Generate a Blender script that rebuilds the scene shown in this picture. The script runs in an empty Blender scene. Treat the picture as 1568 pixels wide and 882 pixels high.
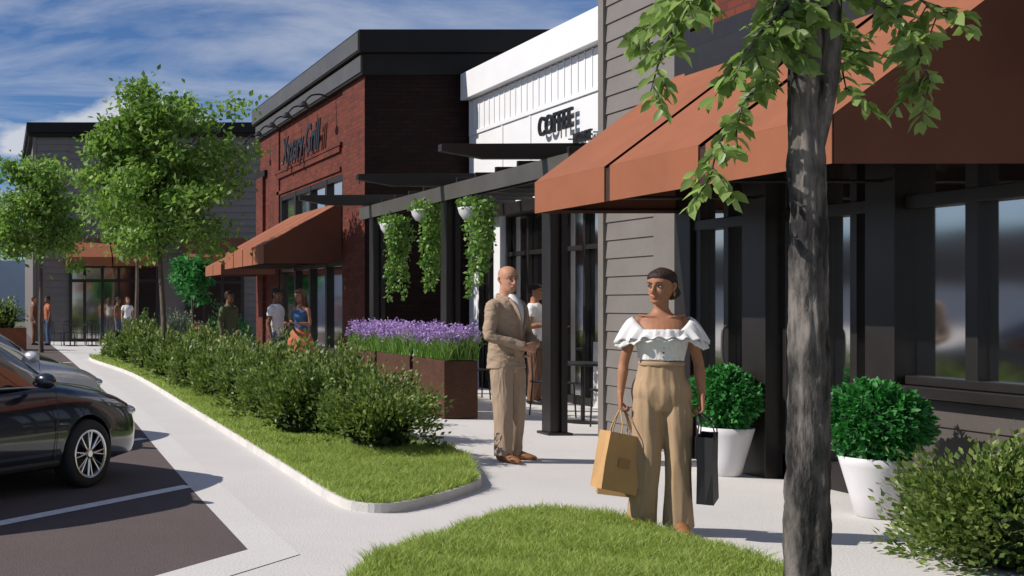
import bpy, bmesh, math, random
import numpy as np
from mathutils import Vector, Matrix, noise
random.seed(7); rng=np.random.default_rng(7)
scene=bpy.context.scene
R=math.radians
# ---------------------------------------------------------------- helpers
def link(o,parent=None,keep=False):
    scene.collection.objects.link(o)
    if parent is not None:
        o.parent=parent
        if not keep:
            o.matrix_parent_inverse=Matrix.Translation(parent.location).inverted()
    return o
def empty(name,loc=(0,0,0),yaw=0,s=1):
    e=bpy.data.objects.new(name,None); e.location=loc; e.rotation_euler=(0,0,yaw); e.scale=(s,s,s)
    e.empty_display_size=.2
    scene.collection.objects.link(e); return e
def catmull(P,k):
    P=np.array(P,float); n=len(P); out=[]
    for i in range(n-1):
        p0=P[max(i-1,0)];p1=P[i];p2=P[i+1];p3=P[min(i+2,n-1)]
        for t in np.linspace(0,1,k,endpoint=False):
            out.append(.5*((2*p1)+(-p0+p2)*t+(2*p0-5*p1+4*p2-p3)*t*t+(-p0+3*p1-3*p2+p3)*t**3))
    out.append(P[-1]); return np.array(out)
class MB:
    def __init__(s): s.v=[]; s.f=[]; s.m=None
    def add(s,vs,fs):
        o=len(s.v)
        if s.m is not None: vs=[tuple(s.m@Vector(v)) for v in vs]
        s.v.extend([tuple(v) for v in vs]); s.f.extend([tuple(i+o for i in f) for f in fs])
    def box(s,x0,x1,y0,y1,z0,z1):
        if x0>x1:x0,x1=x1,x0
        if y0>y1:y0,y1=y1,y0
        s.add([(x0,y0,z0),(x1,y0,z0),(x1,y1,z0),(x0,y1,z0),(x0,y0,z1),(x1,y0,z1),(x1,y1,z1),(x0,y1,z1)],
              [(0,3,2,1),(4,5,6,7),(0,1,5,4),(1,2,6,5),(2,3,7,6),(3,0,4,7)])
        return s
    def tube(s,pts,rad,n=12,k=4,ref=None,cap=True):
        rad=[(r,r) if not hasattr(r,'__len__') else r for r in rad]
        A=np.hstack([np.array(pts,float),np.array(rad,float)])
        if k>1: A=catmull(A,k)
        P=A[:,:3]; Rr=np.maximum(A[:,3:],.0005)
        T=np.gradient(P,axis=0)
        if ref is None:
            t=P[-1]-P[0]; ref=(0,0,1) if abs(t[2])<.8*np.linalg.norm(t) else (0,1,0)
        ref=np.array(ref,float); rings=[]
        q=np.arange(n)*2*math.pi/n; cq=np.cos(q)[:,None]; sq=np.sin(q)[:,None]
        def cross(a,b): return np.array([a[1]*b[2]-a[2]*b[1],a[2]*b[0]-a[0]*b[2],a[0]*b[1]-a[1]*b[0]])
        def ring(c,t,a,b):
            t=t/(math.sqrt(t@t)+1e-9); sd=cross(t,ref); sd=sd/(math.sqrt(sd@sd)+1e-9); up=cross(sd,t)
            return (c+cq*(sd*a)+sq*(up*b)).tolist()
        t0=T[0]/(np.linalg.norm(T[0])+1e-9); t1=T[-1]/(np.linalg.norm(T[-1])+1e-9)
        if cap:
            m=min(Rr[0]); 
            rings.append(ring(P[0]-t0*m*.8,t0,Rr[0][0]*.5,Rr[0][1]*.5)); rings.append(ring(P[0]-t0*m*.45,t0,Rr[0][0]*.85,Rr[0][1]*.85))
        for p,t,r in zip(P,T,Rr): rings.append(ring(p,t,r[0],r[1]))
        if cap:
            m=min(Rr[-1])
            rings.append(ring(P[-1]+t1*m*.45,t1,Rr[-1][0]*.85,Rr[-1][1]*.85)); rings.append(ring(P[-1]+t1*m*.8,t1,Rr[-1][0]*.5,Rr[-1][1]*.5))
        s.loft(rings)
    def loft(s,rings,closed=True):
        n=len(rings[0]); vs=[v for r in rings for v in r]; fs=[]
        for i in range(len(rings)-1):
            for j in range(n):
                a=i*n+j;b=i*n+(j+1)%n; fs.append((a,b,b+n,a+n))
        if closed:
            fs.append(tuple(reversed(range(n)))); L=(len(rings)-1)*n; fs.append(tuple(L+j for j in range(n)))
        s.add(vs,fs)
    def lathe(s,prof,c=(0,0,0),n=28,axis='z',closed=True):
        rings=[]
        for r,z in prof:
            rg=[]
            for i in range(n):
                q=2*math.pi*i/n; x,y=max(r,.0005)*math.cos(q),max(r,.0005)*math.sin(q)
                if axis=='z': p=(c[0]+x,c[1]+y,c[2]+z)
                else: p=(c[0]+x,c[1]+z,c[2]+y)
                rg.append(p)
            rings.append(rg)
        s.loft(rings,closed)
    def ell(s,c,r,n=14,m=9):
        rings=[]
        for i in range(m+1):
            a=-math.pi/2+math.pi*i/m; ca=max(math.cos(a),.02)
            rings.append([(c[0]+r[0]*ca*math.cos(2*math.pi*j/n),c[1]+r[1]*ca*math.sin(2*math.pi*j/n),c[2]+r[2]*math.sin(a)) for j in range(n)])
        s.loft(rings)
    def mesh(s,name):
        me=bpy.data.meshes.new(name); me.from_pydata(s.v,[],s.f)
        bm=bmesh.new(); bm.from_mesh(me); bmesh.ops.recalc_face_normals(bm,faces=bm.faces); bm.to_mesh(me); bm.free()
        return me
    def obj(s,name,mat,parent=None,smooth=False,bevel=0,keep=False):
        me=s.mesh(name); me.materials.append(mat)
        if smooth: me.polygons.foreach_set('use_smooth',[True]*len(me.polygons))
        o=bpy.data.objects.new(name,me); link(o,parent,keep)
        if bevel:
            b=o.modifiers.new('b','BEVEL'); b.width=bevel; b.segments=2; b.limit_method='ANGLE'
        return o
def np_mesh(name,V,F,mat,parent=None,keep=False):
    me=bpy.data.meshes.new(name); k=F.shape[1]
    me.vertices.add(len(V)); me.vertices.foreach_set('co',np.ascontiguousarray(V,dtype=np.float32).ravel())
    me.loops.add(F.size); me.loops.foreach_set('vertex_index',F.astype(np.int32).ravel())
    me.polygons.add(len(F)); me.polygons.foreach_set('loop_start',np.arange(len(F),dtype=np.int32)*k)
    me.update(calc_edges=True); me.materials.append(mat)
    o=bpy.data.objects.new(name,me); link(o,parent,keep); return o
# ---------------------------------------------------------------- materials
def newmat(name):
    m=bpy.data.materials.new(name); m.use_nodes=True; nt=m.node_tree
    return m,nt,nt.nodes['Principled BSDF']
def mat(name,col,rough=.6,metal=0,ns=8,amt=.15,bump=0,bs=None,coat=0,spec=None,stretch=None,ns2=None,rp=(.3,.7)):
    m,nt,b=newmat(name); N=nt.nodes; L=nt.links
    tc=N.new('ShaderNodeTexCoord'); src=tc.outputs['Object']
    if stretch:
        mp=N.new('ShaderNodeMapping'); mp.inputs['Scale'].default_value=stretch; L.new(src,mp.inputs[0]); src=mp.outputs[0]
    no=N.new('ShaderNodeTexNoise'); no.inputs['Scale'].default_value=ns; no.inputs['Detail'].default_value=6; no.inputs['Roughness'].default_value=.65
    L.new(src,no.inputs['Vector'])
    fac=no.outputs[0]
    if ns2:
        n2=N.new('ShaderNodeTexNoise'); n2.inputs['Scale'].default_value=ns2; n2.inputs['Detail'].default_value=3; L.new(src,n2.inputs['Vector'])
        av=N.new('ShaderNodeMath'); av.operation='ADD'; L.new(fac,av.inputs[0]); L.new(n2.outputs[0],av.inputs[1])
        hf=N.new('ShaderNodeMath'); hf.operation='MULTIPLY'; hf.inputs[1].default_value=.5; L.new(av.outputs[0],hf.inputs[0]); fac=hf.outputs[0]
    r=N.new('ShaderNodeValToRGB'); r.color_ramp.elements[0].position=rp[0]; r.color_ramp.elements[1].position=rp[1]
    r.color_ramp.elements[0].color=[c*(1-amt) for c in col]+[1]; r.color_ramp.elements[1].color=[min(c*(1+amt),1) for c in col]+[1]
    L.new(fac,r.inputs[0]); L.new(r.outputs[0],b.inputs['Base Color'])
    b.inputs['Roughness'].default_value=rough; b.inputs['Metallic'].default_value=metal
    if coat: b.inputs['Coat Weight'].default_value=coat; b.inputs['Coat Roughness'].default_value=.03
    if spec is not None: b.inputs['Specular IOR Level'].default_value=spec
    if bump:
        n3=N.new('ShaderNodeTexNoise'); n3.inputs['Scale'].default_value=bs or ns*4; n3.inputs['Detail'].default_value=5; L.new(src,n3.inputs['Vector'])
        bp=N.new('ShaderNodeBump'); bp.inputs['Strength'].default_value=bump; bp.inputs['Distance'].default_value=.02
        L.new(n3.outputs[0],bp.inputs['Height']); L.new(bp.outputs[0],b.inputs['Normal'])
    return m
def leafmat(name,c1,c2,c3,trans=.35,rough=.5):
    m,nt,b=newmat(name); N=nt.nodes; L=nt.links
    g=N.new('ShaderNodeNewGeometry'); r=N.new('ShaderNodeValToRGB')
    e=r.color_ramp.elements; e[0].color=(*c1,1); e[1].color=(*c3,1); x=e.new(.5); x.color=(*c2,1)
    L.new(g.outputs['Random Per Island'],r.inputs[0]); L.new(r.outputs[0],b.inputs['Base Color'])
    b.inputs['Roughness'].default_value=rough
    t=N.new('ShaderNodeBsdfTranslucent'); mx=N.new('ShaderNodeMixShader'); mx.inputs[0].default_value=trans
    hs=N.new('ShaderNodeHueSaturation'); hs.inputs['Value'].default_value=1.5; hs.inputs['Saturation'].default_value=1.05
    L.new(r.outputs[0],hs.inputs['Color']); L.new(hs.outputs[0],t.inputs[0])
    L.new(b.outputs[0],mx.inputs[1]); L.new(t.outputs[0],mx.inputs[2]); L.new(mx.outputs[0],N['Material Output'].inputs[0])
    return m
def brickmat(name,axis,c1,c2,mortar):
    m,nt,b=newmat(name); N=nt.nodes; L=nt.links
    tc=N.new('ShaderNodeTexCoord'); sp=N.new('ShaderNodeSeparateXYZ'); cb=N.new('ShaderNodeCombineXYZ')
    L.new(tc.outputs['Object'],sp.inputs[0]); L.new(sp.outputs[1 if axis=='x' else 0],cb.inputs[0]); L.new(sp.outputs[2],cb.inputs[1])
    br=N.new('ShaderNodeTexBrick'); br.inputs['Scale'].default_value=1; br.inputs['Brick Width'].default_value=.22; br.inputs['Row Height'].default_value=.075
    br.inputs['Mortar Size'].default_value=.008; br.inputs['Mortar Smooth'].default_value=.2
    br.inputs['Color1'].default_value=(*c1,1); br.inputs['Color2'].default_value=(*c2,1); br.inputs['Mortar'].default_value=(*mortar,1)
    L.new(cb.outputs[0],br.inputs['Vector'])
    no=N.new('ShaderNodeTexNoise'); no.inputs['Scale'].default_value=1.3; no.inputs['Detail'].default_value=6; L.new(tc.outputs['Object'],no.inputs['Vector'])
    mr=N.new('ShaderNodeMapRange'); mr.inputs[3].default_value=.65; mr.inputs[4].default_value=1.35; L.new(no.outputs[0],mr.inputs[0])
    vm=N.new('ShaderNodeVectorMath'); vm.operation='SCALE'; L.new(br.outputs[0],vm.inputs[0]); L.new(mr.outputs[0],vm.inputs['Scale'])
    L.new(vm.outputs[0],b.inputs['Base Color']); b.inputs['Roughness'].default_value=.9; b.inputs['Specular IOR Level'].default_value=.2
    bp=N.new('ShaderNodeBump'); bp.inputs['Strength'].default_value=.6; bp.inputs['Distance'].default_value=.01; bp.invert=True
    L.new(br.outputs['Fac'],bp.inputs['Height']); L.new(bp.outputs[0],b.inputs['Normal'])
    return m
M={}
M['concrete']=mat('concrete',(.60,.575,.555),.85,ns=.9,amt=.09,bump=.25,bs=60,ns2=70)
M['gutter']=mat('gutter_concrete',(.62,.60,.575),.85,ns=1.2,amt=.08,bump=.2,bs=60,ns2=90)
M['kerb']=mat('kerb_concrete',(.56,.54,.51),.85,ns=3,amt=.15,bump=.3,bs=50)
M['asphalt']=mat('asphalt',(.108,.082,.078),.9,ns=1.1,amt=.2,bump=.5,bs=120,ns2=140)
M['ground']=mat('ground_earth',(.12,.13,.06),.95,ns=.3,amt=.3)
M['paint']=mat('road_paint',(.72,.72,.70),.7,ns=14,amt=.14)
M['soil']=mat('lawn_soil',(.11,.14,.035),.95,ns=6,amt=.4)
M['siding']=mat('siding_grey',(.17,.152,.138),.6,ns=3,amt=.08,bump=.15,bs=40)
M['sidingdk']=mat('siding_dark',(.075,.062,.056),.6,ns=3,amt=.08,bump=.15,bs=40)
M['trimgrey']=mat('trim_grey',(.15,.135,.122),.6,ns=3,amt=.06)
M['dark']=mat('dark_bronze',(.016,.013,.012),.4,ns=5,amt=.2)
M['roofdark']=mat('roof_cap',(.012,.011,.010),.7,ns=2,amt=.2,spec=.25)
M['fasciagrey']=mat('fascia_metal',(.075,.07,.063),.45,ns=2,amt=.15)
M['white']=mat('white_panel',(.72,.72,.73),.55,ns=2,amt=.04)
M['awning']=mat('awning_canvas',(.27,.090,.040),.85,ns=2,amt=.10,bump=.15,bs=220)
M['awningend_shaded']=mat('awning_canvas_end_shaded',(.15,.050,.025),.85,ns=2,amt=.10,bump=.15,bs=220)  # darker copy of the awning canvas; end-panel shade painted into the colour
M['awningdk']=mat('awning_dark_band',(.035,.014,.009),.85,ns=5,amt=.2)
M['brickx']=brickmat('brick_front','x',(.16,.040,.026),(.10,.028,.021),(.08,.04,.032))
M['bricky_shaded']=brickmat('brick_side_shaded','y',(.022,.0085,.007),(.012,.006,.0052),(.009,.0058,.0052))  # darkened brick: shade of the wall turned from the sun, put into the colour
M['corten']=mat('corten_steel',(.085,.034,.018),.7,metal=.3,ns=5,amt=.5,bump=.2,bs=60,ns2=40)
M['corten2']=mat('rusted_steel_bright',(.30,.10,.04),.8,ns=5,amt=.3,bump=.2,bs=60)
M['pot']=mat('white_planter',(.66,.65,.66),.4,ns=4,amt=.05)
M['black']=mat('black_metal',(.012,.012,.013),.4,ns=10,amt=.2)
M['stone']=mat('light_stone',(.6,.59,.57),.7,ns=5,amt=.12,bump=.4,bs=30)
def glassmat(name,g=.35,rough=.03,base=(.012,.014,.016),wob=.12):
    m,nt,b=newmat(name); N=nt.nodes; L=nt.links
    b.inputs['Base Color'].default_value=(*base,1); b.inputs['Roughness'].default_value=.15
    gl=N.new('ShaderNodeBsdfGlossy'); gl.inputs['Roughness'].default_value=rough; gl.inputs['Color'].default_value=(.90,.87,.84,1)
    tc=N.new('ShaderNodeTexCoord'); no=N.new('ShaderNodeTexNoise'); no.inputs['Scale'].default_value=1.1; L.new(tc.outputs['Object'],no.inputs['Vector'])
    bp=N.new('ShaderNodeBump'); bp.inputs['Strength'].default_value=wob; bp.inputs['Distance'].default_value=.05; L.new(no.outputs[0],bp.inputs['Height']); L.new(bp.outputs[0],gl.inputs['Normal'])
    lw=N.new('ShaderNodeFresnel'); lw.inputs[0].default_value=1.5; ad=N.new('ShaderNodeMath'); ad.operation='ADD'; ad.inputs[1].default_value=g; L.new(lw.outputs[0],ad.inputs[0])
    mx=N.new('ShaderNodeMixShader'); L.new(ad.outputs[0],mx.inputs[0]); L.new(b.outputs[0],mx.inputs[1]); L.new(gl.outputs[0],mx.inputs[2]); L.new(mx.outputs[0],N['Material Output'].inputs[0])
    return m
M['glass']=glassmat('window_glass',.62,.07,wob=.04)
M['carglass']=glassmat('car_glass',.1)
M['leaf_tree']=leafmat('leaf_tree',(.09,.18,.03),(.165,.285,.05),(.26,.385,.085),.4)
M['leaf_shrub']=leafmat('leaf_shrub',(.065,.12,.022),(.13,.195,.037),(.25,.31,.08),.3)
M['leaf_topiary']=leafmat('leaf_topiary',(.02,.12,.025),(.04,.21,.04),(.075,.30,.07),.3)
M['leaf_near']=leafmat('leaf_near',(.13,.20,.05),(.20,.30,.08),(.30,.40,.14),.5,.4)
M['leaf_vine']=leafmat('leaf_vine',(.08,.17,.03),(.14,.26,.045),(.23,.37,.08),.3)
M['leaf_grey']=leafmat('leaf_grey',(.14,.18,.10),(.2,.24,.14),(.26,.30,.18),.2)
M['grass']=leafmat('grass_blades',(.21,.30,.055),(.31,.40,.085),(.44,.52,.15),.4,.6)
M['purple']=leafmat('flower_purple',(.28,.15,.40),(.42,.27,.56),(.6,.48,.72),.3)
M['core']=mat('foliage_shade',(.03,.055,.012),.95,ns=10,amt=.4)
M['bark']=mat('bark',(.10,.075,.055),.9,ns=18,amt=.4,bump=.8,bs=30,stretch=(1,1,.25))
M['barknear']=mat('bark_near',(.095,.083,.074),.75,ns=11,amt=.93,bump=1.0,bs=24,stretch=(1,1,.28),rp=(.42,.66))
# ---------------------------------------------------------------- leaves
def leaves(C,size,up=.5,aspect=.45,droop=0,r=rng,shape='q',dirs=None):
    n=len(C); size=np.broadcast_to(np.asarray(size,float),(n,))*r.uniform(.7,1.25,n)
    a=r.normal(size=(n,3)); 
    if dirs is not None: a=a*.5+dirs
    a[:,2]-=droop; a/=np.linalg.norm(a,axis=1)[:,None]
    nn=r.normal(size=(n,3)); nn[:,2]+=up*3; b=np.cross(nn,a); b/=np.linalg.norm(b,axis=1)[:,None]+1e-9; c=np.cross(a,b)
    L=size[:,None]; W=L*aspect
    if shape=='q':
        V=np.stack([C,C+a*L*.45+b*W*.5+c*L*.06,C+a*L,C+a*L*.45-b*W*.5+c*L*.06],1).reshape(-1,3)
        F0=np.array([[0,1,2],[0,2,3]]); k=4
    else:
        V=np.stack([C,C+a*L*.25+b*W*.42+c*L*.06,C+a*L*.62+b*W*.42+c*L*.05,C+a*L-c*L*.08,C+a*L*.62-b*W*.42+c*L*.05,C+a*L*.25-b*W*.42+c*L*.06,C+a*L*.5],1).reshape(-1,3)
        F0=np.array([[0,1,6],[1,2,6],[2,3,6],[3,4,6],[4,5,6],[5,0,6]]); k=7
    F=(np.arange(n)[:,None,None]*k+F0[None]).reshape(-1,3)
    return V,F
def ellip_pts(n,c,r,shell=.0,g=rng):
    d=g.normal(size=(n,3)); d/=np.linalg.norm(d,axis=1)[:,None]
    q=g.uniform(shell,1,n)**(1/3 if shell==0 else 1)
    return np.array(c)+d*q[:,None]*np.array(r)
def tree(name,base,fork,crown_c,crown_r,tr,nb=11,nleaf=9000,ls=.10,seed=1,m='leaf_tree',lean=(0,0)):
    g=np.random.default_rng(seed); e=empty(name,base); mb=MB(); b=np.array(base,float); cc=np.array(crown_c,float); cr=np.array(crown_r,float)
    topp=np.array([cc[0],cc[1],cc[2]+cr[2]*.5])
    f=b+np.array([lean[0],lean[1],fork])
    mb.tube([b+(0,0,-.1),b+(0,0,.15),(b+f)/2+g.normal(size=3)*[.02,.02,0],f,(f+topp)/2+g.normal(size=3)*.06,topp],[tr*1.35,tr*1.05,tr*.9,tr*.8,tr*.5,tr*.12],n=10,k=4)
    cl=[]
    for i in range(nb):
        ang=i*2.4+g.uniform(-.4,.4); el=g.uniform(-.5,.95) if i%4 else 1.2
        d=np.array([math.cos(ang)*math.cos(el),math.sin(ang)*math.cos(el),math.sin(el)])
        end=cc+d*cr*g.uniform(.55,.95); t=np.clip((end[2]-f[2])/(topp[2]-f[2])*.55,0,.75)*g.uniform(.6,1)
        st=f+(topp-f)*t; mid=(st+end)/2+np.array([0,0,.12*cr[2]])*g.uniform(-.3,1)
        mb.tube([st,mid,end],[tr*.42,tr*.26,tr*.07],n=6,k=4)
        for j in range(6):
            s=g.uniform(.35,1); p=(st*(1-s)**2+2*mid*s*(1-s)+end*s*s)
            q=p+g.normal(size=3)*cr*[.24,.24,.2]
            mb.tube([p,(p+q)/2+(0,0,.04),q],[tr*.14,tr*.09,tr*.04],n=4,k=2)
            cl.append((q,g.uniform(.12,.27)))
        cl.append((end,g.uniform(.13,.25)))
    mb.obj('trunk_and_limbs',M['bark'],e,smooth=True)
    per=nleaf//len(cl); C=[]
    for q,r in cl:
        rr=r*cr.mean()
        C.append(q+g.normal(size=(per,3))*np.array([rr*.62,rr*.62,rr*.34]))
    C=np.vstack(C); V,F=leaves(C,ls,up=.45,aspect=.6,droop=.15,r=g)
    np_mesh('crown_leaves',V,F,M[m],e)
    return e
def shrub(name,c,rad,h,n=2600,ls=.06,seed=0,m='leaf_shrub',core=True):
    g=np.random.default_rng(seed); e=empty(name,c); c=np.array(c,float); C=[];D=[]
    ns=40
    for i in range(ns):
        a=g.uniform(0,2*math.pi); rr=math.sqrt(g.uniform(0,1)); 
        top=math.sqrt(max(1-rr*rr*.85,0.05))*g.uniform(.68,1.12)
        p=c+np.array([math.cos(a)*rad[0]*rr,math.sin(a)*rad[1]*rr,h*top*g.uniform(.55,1) if rr<.75 else h*g.uniform(.12,.7)])
        k=n//ns; q=p+g.normal(size=(k,3))*np.array([rad[0]*.14,rad[1]*.14,h*.12]); 
        C.append(q); d=(q-c-np.array([0,0,h*.3])); d/=np.linalg.norm(d,axis=1)[:,None]; D.append(d+np.array([0,0,.5]))
    C=np.vstack(C); C[:,2]=np.maximum(C[:,2],c[2]+.02)
    V,F=leaves(C,ls,up=.3,aspect=.55,r=g,dirs=np.vstack(D)); np_mesh('leaves',V,F,M[m],e)
    mb=MB()
    for i in range(9):
        a=g.uniform(0,6.28); q=c+np.array([math.cos(a)*rad[0]*.5,math.sin(a)*rad[1]*.5,h*.7]); mb.tube([c,(c+q)/2+g.normal(size=3)*.04,q],[.012,.009,.004],n=5,k=2)
    mb.obj('stems',M['bark'],e)
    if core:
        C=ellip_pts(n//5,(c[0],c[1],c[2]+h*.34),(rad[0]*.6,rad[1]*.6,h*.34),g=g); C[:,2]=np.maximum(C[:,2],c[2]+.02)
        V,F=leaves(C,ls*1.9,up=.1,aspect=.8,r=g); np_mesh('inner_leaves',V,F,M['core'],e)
    return e
def inpoly(P,poly):
    x,y=P[:,0],P[:,1]; ins=np.zeros(len(P),bool); j=len(poly)-1
    for i in range(len(poly)):
        xi,yi=poly[i];xj,yj=poly[j]
        c=((yi>y)!=(yj>y))&(x<(xj-xi)*(y-yi)/(yj-yi+1e-12)+xi); ins^=c; j=i
    return ins
def blades(P,z,h,w=.006,g=rng,lean=.35):
    n=len(P); hv=np.array([.85+.5*noise.noise((a*2.3,b*2.3,0)) for a,b in P.tolist()]) if n<200000 else 1
    H=g.uniform(.55,1.25,n)*h*hv; a=g.uniform(0,2*math.pi,n); ln=g.normal(size=(n,2))*lean*H[:,None]
    B=np.column_stack([P,np.full(n,z)]); s=np.column_stack([np.cos(a),np.sin(a),np.zeros(n)])*w
    mid=B+np.column_stack([ln*.35,H*.6]); tip=B+np.column_stack([ln,H])
    V=np.stack([B-s,B+s,mid+s*.7,mid-s*.7,tip],1).reshape(-1,3)
    F0=np.array([[0,1,2],[0,2,3],[3,2,4]]); F=(np.arange(n)[:,None,None]*5+F0[None]).reshape(-1,3)
    return V,F
def smoothpoly(poly,k=4):
    P=np.array(poly+[poly[0]],float); n=len(poly); out=[]
    for i in range(n):
        p0=P[(i-1)%n];p1=P[i];p2=P[(i+1)%n];p3=P[(i+2)%n]
        for t in np.linspace(0,1,k,endpoint=False):
            out.append(tuple(.5*((2*p1)+(-p0+p2)*t+(2*p0-5*p1+4*p2-p3)*t*t+(-p0+3*p1-3*p2+p3)*t**3)))
    return out
def slab(name,poly,z0,z1,m,parent=None):
    mb=MB(); n=len(poly); mb.add([(x,y,z0) for x,y in poly]+[(x,y,z1) for x,y in poly],
        [tuple(range(n,2*n))]+[(i,(i+1)%n,n+(i+1)%n,n+i) for i in range(n)])
    return mb.obj(name,m,parent)
def inset(poly,d):
    n=len(poly); out=[]; area=sum(poly[i][0]*poly[(i+1)%n][1]-poly[(i+1)%n][0]*poly[i][1] for i in range(n)); sg=1 if area>0 else -1
    for i in range(n):
        a=np.array(poly[i-1]);b=np.array(poly[(i+1)%n]); t=b-a; t/=np.linalg.norm(t)+1e-9
        out.append((poly[i][0]-sg*t[1]*d,poly[i][1]+sg*t[0]*d))
    return out
# ---------------------------------------------------------------- people
def remesh(name,mb,m,parent,vox,sm=3,disp=None,amp=0,extra=None):
    me=mb.mesh('t'); me.materials.append(m); o=bpy.data.objects.new('t',me); scene.collection.objects.link(o)
    r=o.modifiers.new('r','REMESH'); r.mode='VOXEL'; r.voxel_size=vox; r.use_smooth_shade=True
    if sm: s=o.modifiers.new('s','SMOOTH'); s.factor=.5; s.iterations=sm
    dg=bpy.context.evaluated_depsgraph_get(); nm=bpy.data.meshes.new_from_object(o.evaluated_get(dg)); bpy.data.objects.remove(o)
    nm.materials.clear(); nm.materials.append(m)
    if disp:
        nv=len(nm.vertices); co=np.empty(nv*3,np.float32); nm.vertices.foreach_get('co',co); co=co.reshape(-1,3); no=np.empty(nv*3,np.float32); nm.vertices.foreach_get('normal',no); no=no.reshape(-1,3)
        nz=noise.noise; d0,d1,d2=disp
        f=np.array([(nz((x*d0,y*d1,z*d2+3))+.5*(1-2*abs(nz((x*d0*1.7+9,y*d1*1.7,z*d2*2.0+x*4))))-.25) for x,y,z in co.tolist()],np.float32)
        co=co+no*f[:,None]*amp; nm.vertices.foreach_set('co',co.ravel()); nm.update()
    nm.polygons.foreach_set('use_smooth',[True]*len(nm.polygons)); nm.name=name
    o=bpy.data.objects.new(name,nm); link(o,parent,True); return o
def hand(mb,wr,D,Nn,side,curl=.5):
    D=np.array(D,float);D/=np.linalg.norm(D);Nn=np.array(Nn,float);Nn-=D*Nn.dot(D);Nn/=np.linalg.norm(Nn);S=np.cross(D,Nn)*side;wr=np.array(wr,float)
    mb.tube([wr-D*.02,wr+D*.02,wr+D*.055,wr+D*.088],[(.026,.019),(.034,.017),(.040,.015),(.038,.012)],n=12,k=3,ref=Nn)
    for o,L in ((.031,.070),(.0105,.080),(-.0105,.074),(-.030,.058)):
        p=wr+D*.082+S*o; a=0; P=[p-D*.02,p]
        for q,fr in enumerate((.42,.32,.26)):
            a+=curl*(1.0 if q else .7); d=D*math.cos(a)+Nn*math.sin(a); p=p+d*L*fr; P.append(p)
        mb.tube(P,[.0088,.0088,.0082,.0076,.0066],n=8,k=2,ref=S)
    p=wr+D*.025+S*.028; d1=D*.6+S*.75+Nn*.35; d1/=np.linalg.norm(d1); d2=D*.9+S*.25+Nn*(.3+curl*.4); d2/=np.linalg.norm(d2)
    mb.tube([p-S*.015,p,p+d1*.035,p+d1*.035+d2*.03,p+d1*.035+d2*.052],[.011,.011,.010,.009,.0075],n=8,k=2,ref=Nn)
LV=[(-.118,.066,-.030,.018),(-.108,.080,-.015,.034),(-.092,.086,.012,.046),(-.07,.087,.045,.055),(-.045,.087,.066,.061),(-.02,.087,.080,.066),(0,.085,.088,.069),(.03,.090,.096,.073),(.06,.086,.097,.073),(.09,.066,.080,.060),(.108,.038,.052,.038),(.118,.008,.022,.014)]
def headrings(LV,n=28):
    A=catmull(LV,3); rings=[]
    for z,Fr,Bk,W in A:
        yc=(-Fr+Bk)/2; ry=(Fr+Bk)/2
        rings.append([[W*np.sign(math.cos(q))*abs(math.cos(q))**.92,yc+ry*np.sign(math.sin(q))*abs(math.sin(q))**.92,z] for q in [2*math.pi*j/n for j in range(n)]])
    return rings
EYE=mat('eye_white',(.6,.57,.54),.3,amt=.02); IRIS=mat('iris',(.03,.018,.012),.2,amt=.1); LIP=mat('lips',(.35,.09,.07),.45,amt=.05); LIPM=mat('lips_m',(.40,.19,.14),.5,amt=.05)
def skinm(n,c):
    return mat(n,c,.58,ns=16,amt=.12,bump=.1,bs=90,spec=.35)
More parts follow.
